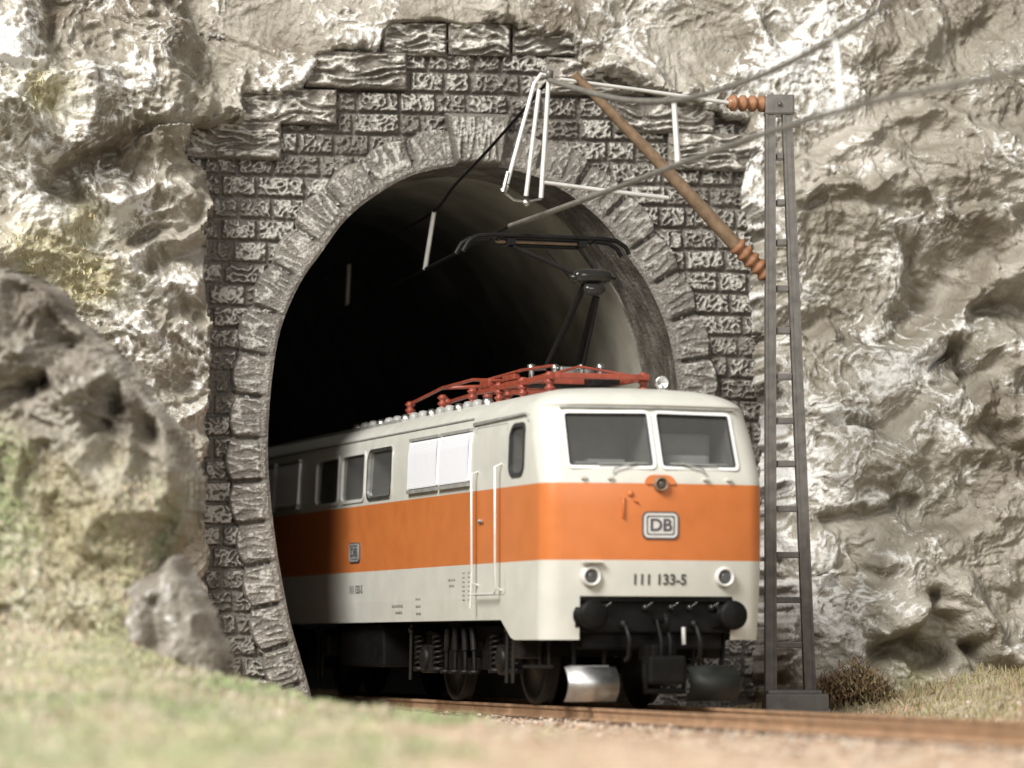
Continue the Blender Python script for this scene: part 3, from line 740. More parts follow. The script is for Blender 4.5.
# ================================================================== LOCOMOTIVE
loco = empty('electric_locomotive', F0, TH)
tag(loco, 'cream and orange electric locomotive coming out of the tunnel mouth', 'locomotive')
L = 17.4
def itp(tab, z):
    return float(np.interp(z, [t[0] for t in tab], [t[1] for t in tab]))
HW = [(.86,1.485),(1.41,1.5),(3.0,1.5),(3.45,1.485),(3.78,1.435),(3.88,1.375),(3.97,1.26),(4.04,1.10),(4.09,.86),(4.12,.52),(4.135,.03)]
FR = [(.86,-.05),(1.41,-.10),(1.90,-.15),(2.80,-.16),(2.92,-.13),(3.06,-.07),(3.78,.21),(3.815,.20),(3.84,.175),(3.875,.19),(3.93,.26),(4.0,.38),(4.06,.60),(4.10,.95),(4.125,1.4),(4.135,1.9)]
RC = [(.86,.26),(2.8,.28),(3.2,.33),(3.8,.42),(4.0,.5),(4.08,.5),(4.12,.35),(4.135,.02)]
def contour(z):
    hw, fr, rc = itp(HW,z), itp(FR,z), min(itp(RC,z), itp(HW,z)*.9)
    c = .17
    ye = lambda a: fr + c*(a/max(hw,.2))**2
    yc = ye(hw-rc)
    half = []                                              # right half front, middle to side
    for k in range(13): a = (hw-rc)*k/12; half.append((a, ye(a)))
    sl = 2*c*(hw-rc)/max(hw,.2)**2
    for k in range(1,11):
        t = R(90*k/10); half.append((hw-rc+rc*math.sin(t), yc+rc*(1-math.cos(t)) + sl*rc*(math.sin(t)-(1-math.cos(t)))*.5*math.cos(t)))
    ys = [1.2,1.35,1.75,2.9,5,7,8.7]
    for y in ys: half.append((hw, max(y, half[-1][1]+.01)))
    right = half; left = [(-a,y) for a,y in half[1:]][::-1]
    front = left+right                                     # from -hw,8.7 ... to hw,8.7
    rear = [(-a, L-y) for a,y in front][1:-1]
    return front+rear
def FP(a, z, d=0.):                                        # point on the front skin, d metres out
    hw, fr = itp(HW,z), itp(FR,z)
    return Vector((a, fr + .17*(a/hw)**2 - d, z))
def SP(s, z, d=0.):                                        # point on the near side skin
    return Vector((-itp(HW,z)-d, s, z))
ZL = [1.41,1.6,1.862,2.1,2.5,2.83,2.92,3.06,3.2,3.45,3.62,3.78,3.815,3.84,3.875,3.93,3.97,4.0,4.04,4.06,4.09,4.10,4.12,4.125,4.135]
body = MB(); loops = [contour(z) for z in ZL]; n = len(loops[0])
vs = [(a,y,z) for lp,z in zip(loops,ZL) for a,y in lp]
o_ = 0; body.v = vs
for i in range(len(ZL)-1):
    mi = 1 if 1.862 <= ZL[i] < 2.83 else 0
    for k in range(n):
        body.f.append((i*n+k, i*n+(k+1)%n, (i+1)*n+(k+1)%n, (i+1)*n+k)); body.m.append(mi); body.sm.append(True)
body.f.append(tuple(range(n))); body.m.append(0); body.sm.append(False)
body.f.append(tuple((len(ZL)-1)*n+k for k in range(n))); body.m.append(0); body.sm.append(True)
bo_me = body.mesh('body', [M['cream'],M['orange'],M['cabdark'],M['cab']])
bo_ob = link('body', bo_me, loco)
# openings
cut = MB()
wl = rquad([(-1.17,3.04),(-.052,3.04),(-.050,3.745),(-1.15,3.735)], .055)
wr_ = [(-a*.95,z) for a,z in wl][::-1]
for w_ in (wl,wr_): cut.prism(w_, lambda u,v,d: (u,d,v), -.6, 1.0, 2)
side_w = [(6.66,7.84),(8.02,9.24),(9.42,10.66)]
for s0,s1 in side_w: cut.prism(rrect(s0,2.92,s1,3.60,.10), lambda u,v,d: (d,u,v), -1.8,-1.15, 2)
cabw = rrect(.80,2.98,1.34,3.60,.13)
cut.prism(cabw, lambda u,v,d: (d,u,v), -1.8,-1.2, 2)
cu = link('cutter', cut.mesh('cutter', [M['cream'],M['orange'],M['cabdark'],M['cab']]))
cu.parent = loco
bpy.context.view_layer.update()
md = bo_ob.modifiers.new('b','BOOLEAN'); md.operation = 'DIFFERENCE'; md.solver = 'EXACT'; md.object = cu
dg = bpy.context.evaluated_depsgraph_get()
new = bpy.data.meshes.new_from_object(bo_ob.evaluated_get(dg)); bo_ob.modifiers.clear()
bpy.data.objects.remove(cu)
# skirt below
sk = MB(); lv = [1.41,1.25,1.1,.98,.86]
con = contour(1.41); con2 = contour(.86)
def zb(s):
    s = min(s, L-s); return .86 if s < 1.30 else (.86+.26*(s-1.30)/.42 if s < 1.72 else 1.12)
ys = []
for (a,y),(a2,y2) in zip(con,con2): ys.append((a,y,a2,y2,zb(y)))
# denser sampling of bottom edge is given by the contour's own points at 1.2,1.35,1.75
nn = len(ys); vs = []
for t in (0,.33,.66,1):
    for a,y,a2,y2,z0 in ys: vs.append((a+(a2-a)*t, y+(y2-y)*t, 1.41+(z0-1.41)*t))
for t in (1,):
    for a,y,a2,y2,z0 in ys: vs.append((a2*.93, y2+(.06 if y2<8.7 else -.06), z0))
fs = []
for j in range(4):
    for k in range(nn):
        k2 = (k+1)%nn
        mid_a = abs(ys[k][0]+ys[k2][0])/2; my = (ys[k][1]+ys[k2][1])/2
        if mid_a < 1.02 and (my < .5 or my > L-.5): continue
        fs.append((j*nn+k, j*nn+k2, (j+1)*nn+k2, (j+1)*nn+k))
sk.add(vs, fs, 0, True); skm = sk.mesh('skirt', [M['cream']])
bm = bmesh.new(); bm.from_mesh(new); bm.from_mesh(skm); bm.to_mesh(new); bm.free()
bo_ob.data = new
for p in new.polygons: p.use_smooth = True
try:
    new.set_sharp_from_angle(angle=R(35))
except Exception as e: print(e)
# front windows
for w_ in (wl, wr_):
    m_ = MB(); m_.frame(grow(w_,.028), grow(w_,-.012), lambda u,v,d: FP(u,v,d), -.03, .024); fr_ = m_.build('window_frame', M['rim'], loco)
    m_ = MB(); m_.frame(grow(w_,-.004), grow(w_,-.03), lambda u,v,d: FP(u,v,d), -.045, .006); m_.build('window_seal', M['rubber'], fr_)
    m_ = MB(); k = len(w_); m_.add([FP(u,v,-.025) for u,v in w_], [tuple(range(k))]); m_.build('pane', M['glass'], fr_)
m_ = MB(); m_.box((0,.36,3.03),(2.1,.5,.16),bev=.04); m_.box((.5,.45,3.14),(.7,.3,.16),bev=.05); m_.box((-.55,.4,3.12),(.5,.2,.06),bev=.02)
m_.build('driving_desk', M['cab'], loco)
m_ = MB(); m_.box((.55,.82,3.26),(1.0,.06,.52),bev=.03); m_.build('rear_bulkhead', M['plate'], loco)
# wipers
for sg in (-1,1):
    m_ = MB(); m_.tube([FP(sg*.62,2.95,.03),FP(sg*.60,3.02,.06),FP(sg*.30,3.09,.05)],.012,6); m_.tube([FP(sg*.80,3.07,.045),FP(sg*.16,3.085,.045)],.010,5); m_.build('wiper', M['roofgrey'], loco)
# visor line, belt hooks, handle
m_ = MB(); m_.tube([FP(-1.18+2.36*i/20,3.80,.012) for i in range(21)],.016,6); m_.build('visor_seam', M['roofgrey'], loco)
for a in (-1.0,-.66,.62,.95):
    m_ = MB(); m_.box(FP(a,2.895,.025),(.07,.06,.045),bev=.012); m_.build('footboard_bracket', M['cream'], loco)
m_ = MB(); m_.tube([FP(-.50,2.66,0),FP(-.50,2.66,.03),FP(-.50,2.40,.03),FP(-.50,2.40,0)],.012,6); m_.build('grab_iron', M['orange'], loco)
m_ = MB(); m_.lathe(FP(-.40,2.70,0),(0,-1,0),[(0,.04),(.02,.036),(.03,.02),(.031,0)],12); m_.tube([FP(-.36,2.62,0),FP(-.36,2.62,.02),FP(-.30,2.58,.02),FP(-.30,2.58,0)],.010,6); m_.build('socket_cover', M['orange'], loco)
# lamps
def lamp(a, z, r, lens, ring):
    c = FP(a,z,0)
    m_ = MB(); m_.lathe(c+Vector((0,.02,0)),(0,-1,0),[(0,r*1.18),(.05,r*1.16),(.085,r*1.02),(.09,r*.92),(.075,r*.80),(.04,r*.74)],24); o = m_.build('headlight', ring, loco)
    m_ = MB(); m_.lathe(c+Vector((0,-.015,0)),(0,-1,0),[(0,r*.76),(.02,r*.6),(.028,r*.3),(.03,0)],20); m_.build('lens', lens, o)
    return o
lamp(-.90,1.655,.115,M['lamp_glass'],M['plate']); lamp(.90,1.655,.115,M['lamp_glass'],M['plate'])
m_ = MB(); hp = rquad([(-.22,2.82),(.22,2.82),(.19,2.90),(.12,2.94),(-.12,2.94),(-.19,2.90)],.05); m_.prism(hp, lambda u,v,d: FP(u,v,d), -.02,.020); m_.build('lamp_housing', M['orange'], loco)
lamp(.0,2.82,.085,M['lamp_dark'],M['bronze'])
m_ = MB(); m_.box(FP(-.90,1.835,.05),(.28,.09,.025),bev=.008); m_.build('lamp_step', M['cream'], loco)
# emblem: rounded frame with the two letters
def emblem(fn, sc, fm, parent=loco):
    e = MB(); e.prism(rrect(-.245*sc,-.175*sc,.245*sc,.175*sc,.075*sc), fn, 0, .015, 0)
    ob = e.build('emblem', M['print'], parent)
    e = MB(); o1 = rrect(-.225*sc,-.155*sc,.225*sc,.155*sc,.065*sc); e.frame(o1, grow(o1,-.032*sc), fn, .012,.024, 0)
    o2 = rrect(-.17*sc,-.105*sc,.17*sc,.105*sc,.03*sc); e.prism(o2, fn, .012,.019, 0); e.build('emblem_frame', fm, ob)
    e = MB(); text_into(e, 'DB', .215*sc, lambda u,v,d: fn(u,v,.022+d), 0, .003, 1.08); e.build('lettering', M['print'], ob)
emblem(lambda u,v,d: FP(u,2.30+v,d), 1.0, M['plate'])
e = MB(); text_into(e, '111 133-5', .185, lambda u,v,d: FP(u,1.615+v,.008+d), 0, .003, .98); e.build('number_lettering', M['print'], loco)
emblem(lambda u,v,d: SP(8.5-u*1.35, 2.15+v*1.0, d), .85, M['roofgrey'])
e = MB(); text_into(e, '111 133-5', .17, lambda u,v,d: SP(8.45-u, 1.60+v,.006+d), 0, .002); e.build('number_lettering', M['print'], loco)
e = MB()
# the small print on the sill is too fine to read: short dashes stand for it
def dashes(s0, z0, n, hgt):
    x = s0
    for q in range(n):
        w = .05+.05*((q*7+3) % 4)/3; e.prism([(x,z0),(x-w,z0),(x-w,z0+hgt*.55),(x,z0+hgt*.55)], lambda u,v,d: SP(u,v,d), .003, .007); x -= w+.03
dashes(6.6,1.33,5,.055); dashes(6.45,1.24,3,.05)
for z_ in (1.42,1.32,1.22): dashes(5.45,z_,2,.045)
dashes(3.95,1.66,3,.045); dashes(3.9,1.58,2,.045)
for q_ in range(7): dashes(3.32,1.75-.06*q_,1,.025); dashes(3.08,1.75-.06*q_,1,.025)
e.build('side_marking', M['roofgrey'], loco)
# side windows
for s0,s1 in side_w:
    w_ = rrect(s0,2.92,s1,3.60,.10); m_ = MB(); m_.frame(grow(w_,.035), grow(w_,-.012), lambda u,v,d: SP(u,v,d), -.03,.018); f = m_.build('side_window', M['steel'] if s0 < 7 else M['plate'], loco)
    m_ = MB(); m_.add([SP(u,v,-.02) for u,v in w_], [tuple(range(len(w_)))]); m_.build('pane', M['glass'], f)
m_ = MB(); m_.frame(grow(cabw,.04), grow(cabw,-.015), lambda u,v,d: SP(u,v,d), -.03,.016); f = m_.build('cab_side_window', M['rubber'], loco)
m_ = MB(); m_.add([SP(u,v,-.02) for u,v in cabw], [tuple(range(len(cabw)))]); m_.build('pane', M['glass'], f)
# louvres
def louvre(s0, s1):
    m_ = MB(); m_.prism(rrect(s0+.03,2.97,s1-.03,3.62,.015,1), lambda u,v,d: SP(u,v,d), -.01,.035)
    nsl = 22
    for i in range(nsl):
        z = 2.985+i*(.62/nsl); m_.add([SP(s0+.05,z,.0385),SP(s1-.05,z,.0385),SP(s1-.05,z+.024,.036),SP(s0+.05,z+.024,.036)],[(0,1,2,3)])
    o = m_.build('louvre', M['white_metal'], loco)
    for z_,h_ in ((3.655,.04),(2.93,.05)): m_ = MB(); m_.box(SP((s0+s1)/2,z_,.02),(.06,s1-s0-.08,h_)); m_.build('louvre_rail', M['roofgrey'], o)
for s0,s1 in ((2.96,4.36),(4.38,5.80),(11.6,13.0),(13.05,14.4)): louvre(s0,s1)
# door with seams, gutter and handrails
dr = rrect(1.52,1.45,2.84,3.66,.06)
m_ = MB(); m_.frame(grow(dr,.005), grow(dr,-.002), lambda u,v,d: SP(u,v,d), -.005,.004); d_ = m_.build('cab_door', M['roofgrey'], loco)
m_ = MB(); m_.tube([SP(2.92,3.66,.0),SP(2.92,3.72,.02),SP(.82,3.74,.02),SP(.72,3.72,.015),SP(.70,3.64,.0)],.022,6); m_.build('rain_gutter', M['roofgrey'], loco)
m_ = MB(); m_.lathe(SP(2.55,2.42,0),(-1,0,0),[(0,.03),(.03,.03),(.035,0)],10); m_.tube([SP(2.55,2.42,.03),SP(2.40,2.42,.03)],.012,6); m_.build('door_handle', M['roofgrey'], d_)
m_ = MB(); m_.tube([SP(2.66,3.08,0),SP(2.66,3.05,.09),SP(2.66,1.62,.09),SP(2.66,1.58,0)],.016,8); m_.tube([SP(2.66,1.75,.09),SP(2.66,1.28,.11)],.016,8); m_.build('handrail', M['bright_rod'], loco)
m_ = MB(); m_.tube([SP(1.68,3.14,0),SP(1.68,3.1,.09),SP(1.68,1.55,.09),SP(1.68,1.50,0)],.016,8); m_.build('handrail', M['bright_rod'], loco)
m_ = MB(); m_.tube([SP(2.62,1.46,.1),SP(1.68,1.46,.1),SP(1.68,1.55,.09)],.016,6); m_.build('door_step', M['plate'], loco)
# gutter along the roof edge
m_ = MB(); m_.tube([SP(3.0,3.80,.01),SP(L-1,3.80,.01)],.016,6); m_.build('roof_seam', M['roofgrey'], loco)
m_ = MB()
m_.box(SP(10.5,4.03,-.0),(.10,6.6,.05))
m_.build('roof_catwalk', M['roofgrey'], loco)
for i in range(16):
    m_ = MB(); s = 3.7+i*.42; m_.lathe((-1.02,s,4.04),(0,0,1),[(0,.085),(.05,.085),(.09,.06),(.10,.03),(.105,0)],12); m_.build('roof_vent', M['dull_steel'] if i % 3 == 0 else M['roofgrey'], loco)
# roof busbars and insulators
def insul(mb, c, h, r, mi=0, n=4, axis=(0,0,1)):
    pr = [(0,r*.6)]
    for i in range(n): pr += [(h*(i+.15)/n,r*.6),(h*(i+.4)/n,r),(h*(i+.6)/n,r),(h*(i+.85)/n,r*.6)]
    pr += [(h,r*.6),(h,0)]; mb.lathe(c, axis, pr, 14, mi)
for a,s in ((-.62,8.6),(-.62,7.0),(-.62,5.6),(-.62,4.4),(.62,5.6),(.62,4.4),(.62,2.1),(-.62,2.3),(.4,7.4),(-.1,6.5),(-.62,3.4),(-.3,5.0),(-.3,7.8)):
    m_ = MB(); insul(m_, (a,s,4.06), .34, .075); m_.build('roof_insulator', M['red'], loco)
m_ = MB(); m_.tube([(-.62,8.7,4.36),(-.62,7.0,4.50),(-.62,5.6,4.52),(-.62,4.3,4.42)],.024,8); m_.tube([(-.1,6.5,4.45),(-.1,8.6,4.38)],.03,8); m_.tube([(-.62,7.0,4.5),(-.1,6.5,4.5),(.4,7.4,4.45)],.028,8); m_.build('busbar', M['red'], loco)
m_ = MB()
for a in (-.62,.62): m_.box((a,3.6,4.33),(.08,3.3,.08),bev=.015)
for s in (2.0,3.0,4.3,5.2): m_.box((0,s,4.33),(1.30,.08,.075),bev=.015)
m_.box((-.62,4.9,4.42),(.13,.4,.12),bev=.03); m_.box((-.62,3.9,4.43),(.10,.5,.08),bev=.02)
for s in (2.3,3.3,4.6): m_.tube([(-.62,s,4.36),(-.1,s+.3,4.50),(.62,s,4.36)],.02,6)
m_.tube([(-.62,2.2,4.47),(-.62,3.4,4.50),(-.62,5.1,4.47)],.022,6)
m_.build('pantograph_base', M['red'], loco)
# pantograph
pg = MB()
pg.tube([(-.22,3.6,4.52),(-.10,2.42,5.56)],[.058,.042],8); pg.tube([(.22,3.6,4.52),(.10,2.42,5.56)],[.058,.042],8); pg.tube([(-.42,3.6,4.52),(.42,3.6,4.52)],.06,8)
pg.tube([(.1,3.0,4.52),(.06,2.30,5.40)],.024,6)
pg.build('lower_arm', M['grime'], loco)
pg = MB(); pg.lathe((-.27,2.36,5.68),(1,0,0),[(0,0),(0,.05),(.04,.085),(.14,.10),(.40,.10),(.50,.085),(.54,.05),(.54,0)],14); pg.lathe((-.14,2.30,5.50),(1,0,0),[(0,0),(0,.06),(.05,.08),(.23,.08),(.28,.06),(.28,0)],12); pg.lathe((-.32,2.36,5.66),(1,0,0),[(0,0),(0,.035),(.64,.035),(.64,0)],10)
pg.build('knee_joint', M['gloss'], loco)
pg = MB()
for sg in (-1,1): pg.tube([(sg*.14,2.40,5.68),(sg*.50,4.3,6.28)],[.04,.025],8)
pg.tube([(-.52,4.3,6.28),(.52,4.3,6.28)],.03,8); pg.tube([(-.2,2.5,5.60),(0,4.2,6.20)],.014,6); pg.build('upper_arm', M['grime'], loco)
pg = MB()
for s in (4.18,4.50):
    pg.tube([(-1.22,s,6.16),(-1.14,s,6.30),(-1.02,s,6.375),(-.8,s,6.40),(.8,s,6.40),(1.02,s,6.375),(1.14,s,6.30),(1.20,s,6.20)],.033,8)
pg.tube([(-.7,4.18,6.36),(-.7,4.5,6.36)],.025,6); pg.tube([(.7,4.18,6.36),(.7,4.5,6.36)],.025,6); pg.box((-.52,4.32,6.32),(.12,.3,.09)); pg.box((.52,4.32,6.32),(.12,.3,.09))
ph = pg.build('pantograph_head', M['grime'], loco)
pg = MB(); pg.tube([(-.72,4.26,6.32),(.62,4.26,6.32)],.022,6); pg.build('contact_strip', M['bronze'], ph)
pg = MB(); pg.box((.05,3.5,4.36),(.95,.8,.14),bev=.03); pg.box((.30,2.9,4.34),(.4,.5,.12),bev=.02); pg.build('pantograph_foot', M['grime'], loco)
pg = MB(); pg.tube([(-.5,3.5,4.5),(.0,3.6,4.56),(.3,3.6,4.5)],.03,6)
for a,s in ((-.5,3.4),(-.2,3.3),(.15,3.2),(.34,3.0)): pg.tube([(a,s,4.36),(a,s,4.52)],.04,8); pg.lathe((a,s,4.52),(0,0,1),[(0,.055),(.05,.055),(.07,0)],10)
pg.box((.1,3.4,4.47),(.5,.35,.16),bev=.03); pg.build('pantograph_spring', M['dull_steel'], loco)
# horn on the cab roof
m_ = MB(); m_.lathe((.58,1.35,4.06),(0,0,1),[(0,.05),(.10,.05),(.12,.04)],10); m_.lathe((.58,1.50,4.21),(0,-1,0),[(0,.03),(.10,.05),(.17,.08),(.22,.09),(.21,.07),(.16,.04),(.16,0)],16); m_.build('horn', M['steel'], loco)
# ---------------- buffer beam and running gear
m_ = MB(); m_.box((0,.16,1.17),(2.10,.26,.44),bev=.02); m_.box((0,.25,.86),(1.9,.25,.24),bev=.03); m_.box((0,.02,1.37),(2.05,.12,.05)); m_.build('buffer_beam', M['black'], loco)
for sg in (-1,1):
    m_ = MB(); c = Vector((sg*.94,.05,1.17)); m_.lathe(c,(0,-1,0),[(0,.17),(.05,.17),(.06,.12),(.26,.12),(.28,.08),(.31,.08),(.32,.19),(.35,.185),(.37,.14),(.378,0)],28); m_.box((sg*.92,.03,1.17),(.32,.05,.30),bev=.01); m_.build('buffer', M['black'], loco)
m_ = MB(); m_.tube([(0,.1,1.12),(0,-.30,1.12)],.05,8); m_.tube([(0,-.28,1.12),(0,-.36,1.16),(0,-.40,1.08),(0,-.33,1.02)],.04,8)
for dx in (-.06,.06): m_.tube([(dx,-.2,1.1),(dx,-.36,.84),(dx,-.34,.66)],.03,6)
m_.box((0,-.05,.70),(.34,.5,.20),bev=.03); m_.box((0,-.28,.48),(.5,.3,.36),bev=.04); m_.tube([(-.26,-.30,.55),(-.26,-.30,.22),(.26,-.30,.22),(.26,-.30,.55)],.045,8); m_.build('coupling', M['black'], loco)
for a in (-.45,.50):
    m_ = MB(); m_.tube([(a,-.02,1.05),(a,-.14,1.02),(a+.02,-.20,.86),(a+.03,-.16,.66),(a+.02,-.06,.60)],.032,8); m_.lathe((a,-.0,1.06),(0,-1,0),[(0,.05),(.08,.05),(.09,0)],10); m_.build('brake_hose', M['grime'], loco)
for a in (-.7,-.15,.2,.45,.75):
    m_ = MB(); m_.lathe((a,.03,1.27),(0,-1,0),[(0,.045),(.06,.045),(.09,.02),(.09,0)],10); m_.tube([(a,-.04,1.27),(a+.08,-.06,1.33)],.014,6); m_.build('air_cock', M['gloss'], loco)
m_ = MB(); m_.tube([(.35,-.06,1.02),(.35,-.07,.80)],.028,6); m_.build('cable_socket', M['plate'], loco)
m_ = MB(); m_.tube([(-.95,.05,1.36),(.95,.05,1.36)],.022,6); m_.build('shunter_rail', M['gloss'], loco)
for sg in (-1,1):
    m_ = MB(); pf = []
    for i in range(15):
        t = i/14; pf.append((-.28*math.sin(math.pi*(.15+.70*t))+.30, .08+.44*t))
    vs = [(sg*.82-.34,y,z) for y,z in pf]+[(sg*.82+.34,y,z) for y,z in pf]+[(sg*.82-.34,y+.03,z) for y,z in pf]+[(sg*.82+.34,y+.03,z) for y,z in pf]
    fs = [(i,i+1,16+i,15+i) for i in range(14)]+[(30+i,45+i,46+i,31+i) for i in range(14)]+[(i,30+i,31+i,i+1) for i in range(14)]+[(15+i,16+i,46+i,45+i) for i in range(14)]
    m_.add(vs, fs, 0, True); m_.box((sg*.82,.26,.52),(.52,.10,.03)); o = m_.build('rail_guard', M['guard_steel'] if sg < 0 else M['guard_shaded'], loco)
    m_ = MB(); m_.tube([(sg*1.0,.28,.5),(sg*1.02,.24,.95)],.03,6); m_.tube([(sg*.6,.28,.5),(sg*.6,.24,.95)],.03,6); m_.build('guard_bracket', M['black'], o)
wheel_me = {}
def wheelset(s, parent):
    for sg in (-1,1):
        m_ = MB(); m_.lathe((sg*.66,s,.60),(sg,0,0),[(0,0),(0,.66),(.03,.66),(.04,.60),(.15,.59),(.15,.50),(.12,.48),(.12,.16),(.16,.14),(.16,0)],36); o = m_.build('wheel', M['grime'], parent)
        m_ = MB(); m_.lathe((sg*.812,s,.60),(sg,0,0),[(0,.50),(.005,.59),(.0,.60)],36); m_.build('tyre', M['bronze'], o) if False else None
for bs in (4.1, L-4.1):
    m_ = MB()
    for sg in (-1,1):
        side = [(-2.6,.62),(-2.6,.86),(-1.9,1.0),(-.7,.88),(-.5,.62),(.5,.62),(.7,.88),(1.9,1.0),(2.6,.86),(2.6,.62),(2.2,.62),(1.9,.74),(1.4,.74),(1.1,.46),(-1.1,.46),(-1.4,.74),(-1.9,.74),(-2.2,.62)]
        m_.prism(side, lambda u,v,d: (sg*d, bs+u, v), 1.02, 1.14)
    for s in (-2.5,0,2.5): m_.box((0,bs+s,.74),(2.0,.3,.2))
    m_.box((0,bs,.9),(1.6,3.2,.3)); bg = m_.build('bogie_frame', M['black'], loco)
    for ws in (-1.7,1.7):
        for sg in (-1,1):
            m_ = MB(); m_.lathe((sg*.66,bs+ws,.60),(sg,0,0),[(0,0),(0,.66),(.03,.66),(.04,.60),(.15,.59),(.15,.50),(.12,.48),(.12,.16),(.16,.14),(.16,0)],36); m_.build('wheel', M['grime'], loco)
            m_ = MB(); m_.box((sg*1.18,bs+ws,.60),(.16,.44,.40),bev=.04); m_.lathe((sg*1.24,bs+ws,.60),(sg,0,0),[(0,.17),(.05,.17),(.07,.13),(.075,0)],20); m_.build('axle_box', M['grime'], bg)
            for o_ in (-.42,.42):
                m_ = MB(); pth = []
                for i in range(61):
                    an = i/60*2*math.pi*6; pth.append((sg*1.18+.085*math.cos(an), bs+ws+o_+.085*math.sin(an), .50+.44*i/60))
                m_.tube(pth,.022,6); m_.lathe((sg*1.18,bs+ws+o_,.42),(0,0,1),[(0,0),(0,.12),(.06,.12),(.07,.05)],14); m_.build('coil_spring', M['grime'], bg)
    for sg in (-1,1):
        for o_ in (-.55,-.2,.2,.55):
            m_ = MB(); m_.tube([(sg*1.28,bs+o_,1.02),(sg*1.28,bs+o_*1.1,.72)],.05,8); m_.tube([(sg*1.28,bs+o_*1.1,.72),(sg*1.28,bs+o_*1.15,.42)],.03,8); m_.lathe((sg*1.28,bs+o_*1.15,.40),(0,0,1),[(0,0),(0,.09),(.05,.09),(.06,0)],12); m_.build('damper', M['grime'], bg)
        for o_ in (-2.35,-2.1,2.2):
            m_ = MB(); m_.tube([(sg*1.30,bs+o_,1.08),(sg*1.30,bs+o_+.06,.30)],.028,6); m_.lathe((sg*1.30,bs+o_,1.0),(0,0,1),[(-.03,0),(-.03,.05),(.03,.05),(.04,0)],10); m_.build('sanding_pipe', M['gloss'], bg)
        m_ = MB(); m_.box((sg*1.25,bs-2.75,.80),(.30,.34,.36),bev=.05); m_.build('sand_box', M['grime'], bg)
m_ = MB()
for sg in (-1,1): m_.box((sg*1.0,L/2,.78),(.7,2.2,.62),bev=.05)
m_.box((0,L/2,1.18),(2.8,L-2.2,.14)); m_.build('underframe', M['black'], loco)
m_ = MB(); m_.box((-1.33,.72,.52),(.26,.45,.04)); m_.tube([(-1.24,.55,.86),(-1.24,.55,.52)],.02,6); m_.tube([(-1.24,.9,.86),(-1.24,.9,.52)],.02,6); m_.build('cab_step', M['grime'], loco)

# ================================================================== CATENARY MAST
mast_p = tp(3.05, 2.87, 0); mast_p.z = 0
mast = empty('catenary_mast', mast_p, 0); tag(mast, 'grey ladder-like overhead line mast with brown insulators right of the locomotive', 'catenary mast')
def mp_(px, py, dy=0.):                                   # point in the mast's plane, in mast coordinates
    Yv = mast_p.y+dy; x, z = plane_xz(px,py,Yv); return Vector((x-mast_p.x, dy, z))
m_ = MB(); c = mp_(795,698); m_.box((c.x,-.05,-.02),(.86,.72,.30),bev=.03); m_.box((c.x-.02,0,.15),(.74,.5,.06),bev=.02); m_.build('base_plate', M['footing'], mast)
def upright(p0, p1, w):
    a = mp_(*p0); b = mp_(*p1); m_ = MB()
    def bar(x0, x1, y0, y1):
        vs = [(p.x+x*k_,y,p.z) for p,k_ in ((a,1),(b,.85)) for x,y in ((x0,y0),(x1,y0),(x1,y1),(x0,y1))]
        m_.add(vs, [(0,1,2,3),(4,5,6,7),(0,1,5,4),(1,2,6,5),(2,3,7,6),(3,0,4,7)])
    bar(-w/2,-w/2+.035,-.15,.15); bar(w/2-.035,w/2,-.15,.15); bar(-w/2+.033,w/2-.033,-.138,-.10)
    m_.build('upright', M['mast'], mast)
upright((770.5,694),(770,98),.155); upright((810,694),(786,98),.155)
ry = [157,203,243,289,331,377,421,464,509,555,600,645]
for y in ry:
    xr = 786+(810-786)*(y-98)/(694-98); a = mp_(770.5,y); b = mp_(xr,y+1)
    m_ = MB(); m_.box(((a.x+b.x)/2,0,a.z),(b.x-a.x-.15,.22,.085),bev=.012); m_.build('rung', M['mast'], mast)
m_ = MB(); c = mp_(779,106); m_.box(c,(.40,.34,.27),bev=.025)
m_.lathe((c.x,-.17,c.z),(0,-1,0),[(0,.03),(.03,.03),(.035,0)],8); m_.build('mast_head', M['mast'], mast)
# bracket: support point over the track
sup = track_pt(549,76,-.45); dS = sup.y-mast_p.y
def ar(px, py):                                           # arm plane between mast head (px 765) and support (px 549)
    t = (765-px)/(765-549); dy = dS*t; return mp_(px,py,dy)
def ribbed(p, q, n, r0, r1):
    p = Vector(p); q = Vector(q); d = (q-p); prof = [(0,r0*.6),(0.,r0)]
    ln = d.length
    for i in range(n):
        for f,r in ((.1,r0),(.3,r1),(.6,r1),(.85,r0)): prof.append((ln*(i+f)/n, r))
    prof += [(ln,r0),(ln,0)]
    m_ = MB(); m_.lathe(p, d, prof, 16); m_.build('insulator', M['insul'], mast)
ribbed(ar(766,104), ar(728,103), 4, .075, .115)
ribbed(ar(768,276), ar(734,243), 5, .092, .125)
m_ = MB(); m_.tube([ar(729,103),ar(640,90),ar(560,79)],[.03,.026,.022],8); m_.build('top_tie', M['bright_rod'], mast)
m_ = MB(); m_.tube([ar(735,244),ar(655,158),ar(574,74)],[.10,.082,.058],10); m_.build('diagonal_strut', M['bronze'], mast)
m_ = MB(); m_.tube([ar(668,198),ar(600,190),ar(541,182)],[.03,.03,.026],8); m_.build('registration_tube', M['bright_rod'], mast)
m_ = MB(); m_.tube([ar(674,102),ar(678,165)],[.04,.045],8); m_.build('tie_rod', M['bright_rod'], mast)
for pth, r in (([(548,76),(541,74),(534,84),(507,184)],.028),([(539,90),(526,196)],.03),([(549,76),(541,198)],.032)):
    m_ = MB(); m_.tube([ar(*p) for p in pth], r, 8); m_.build('drop_rod', M['bright_rod'], mast)
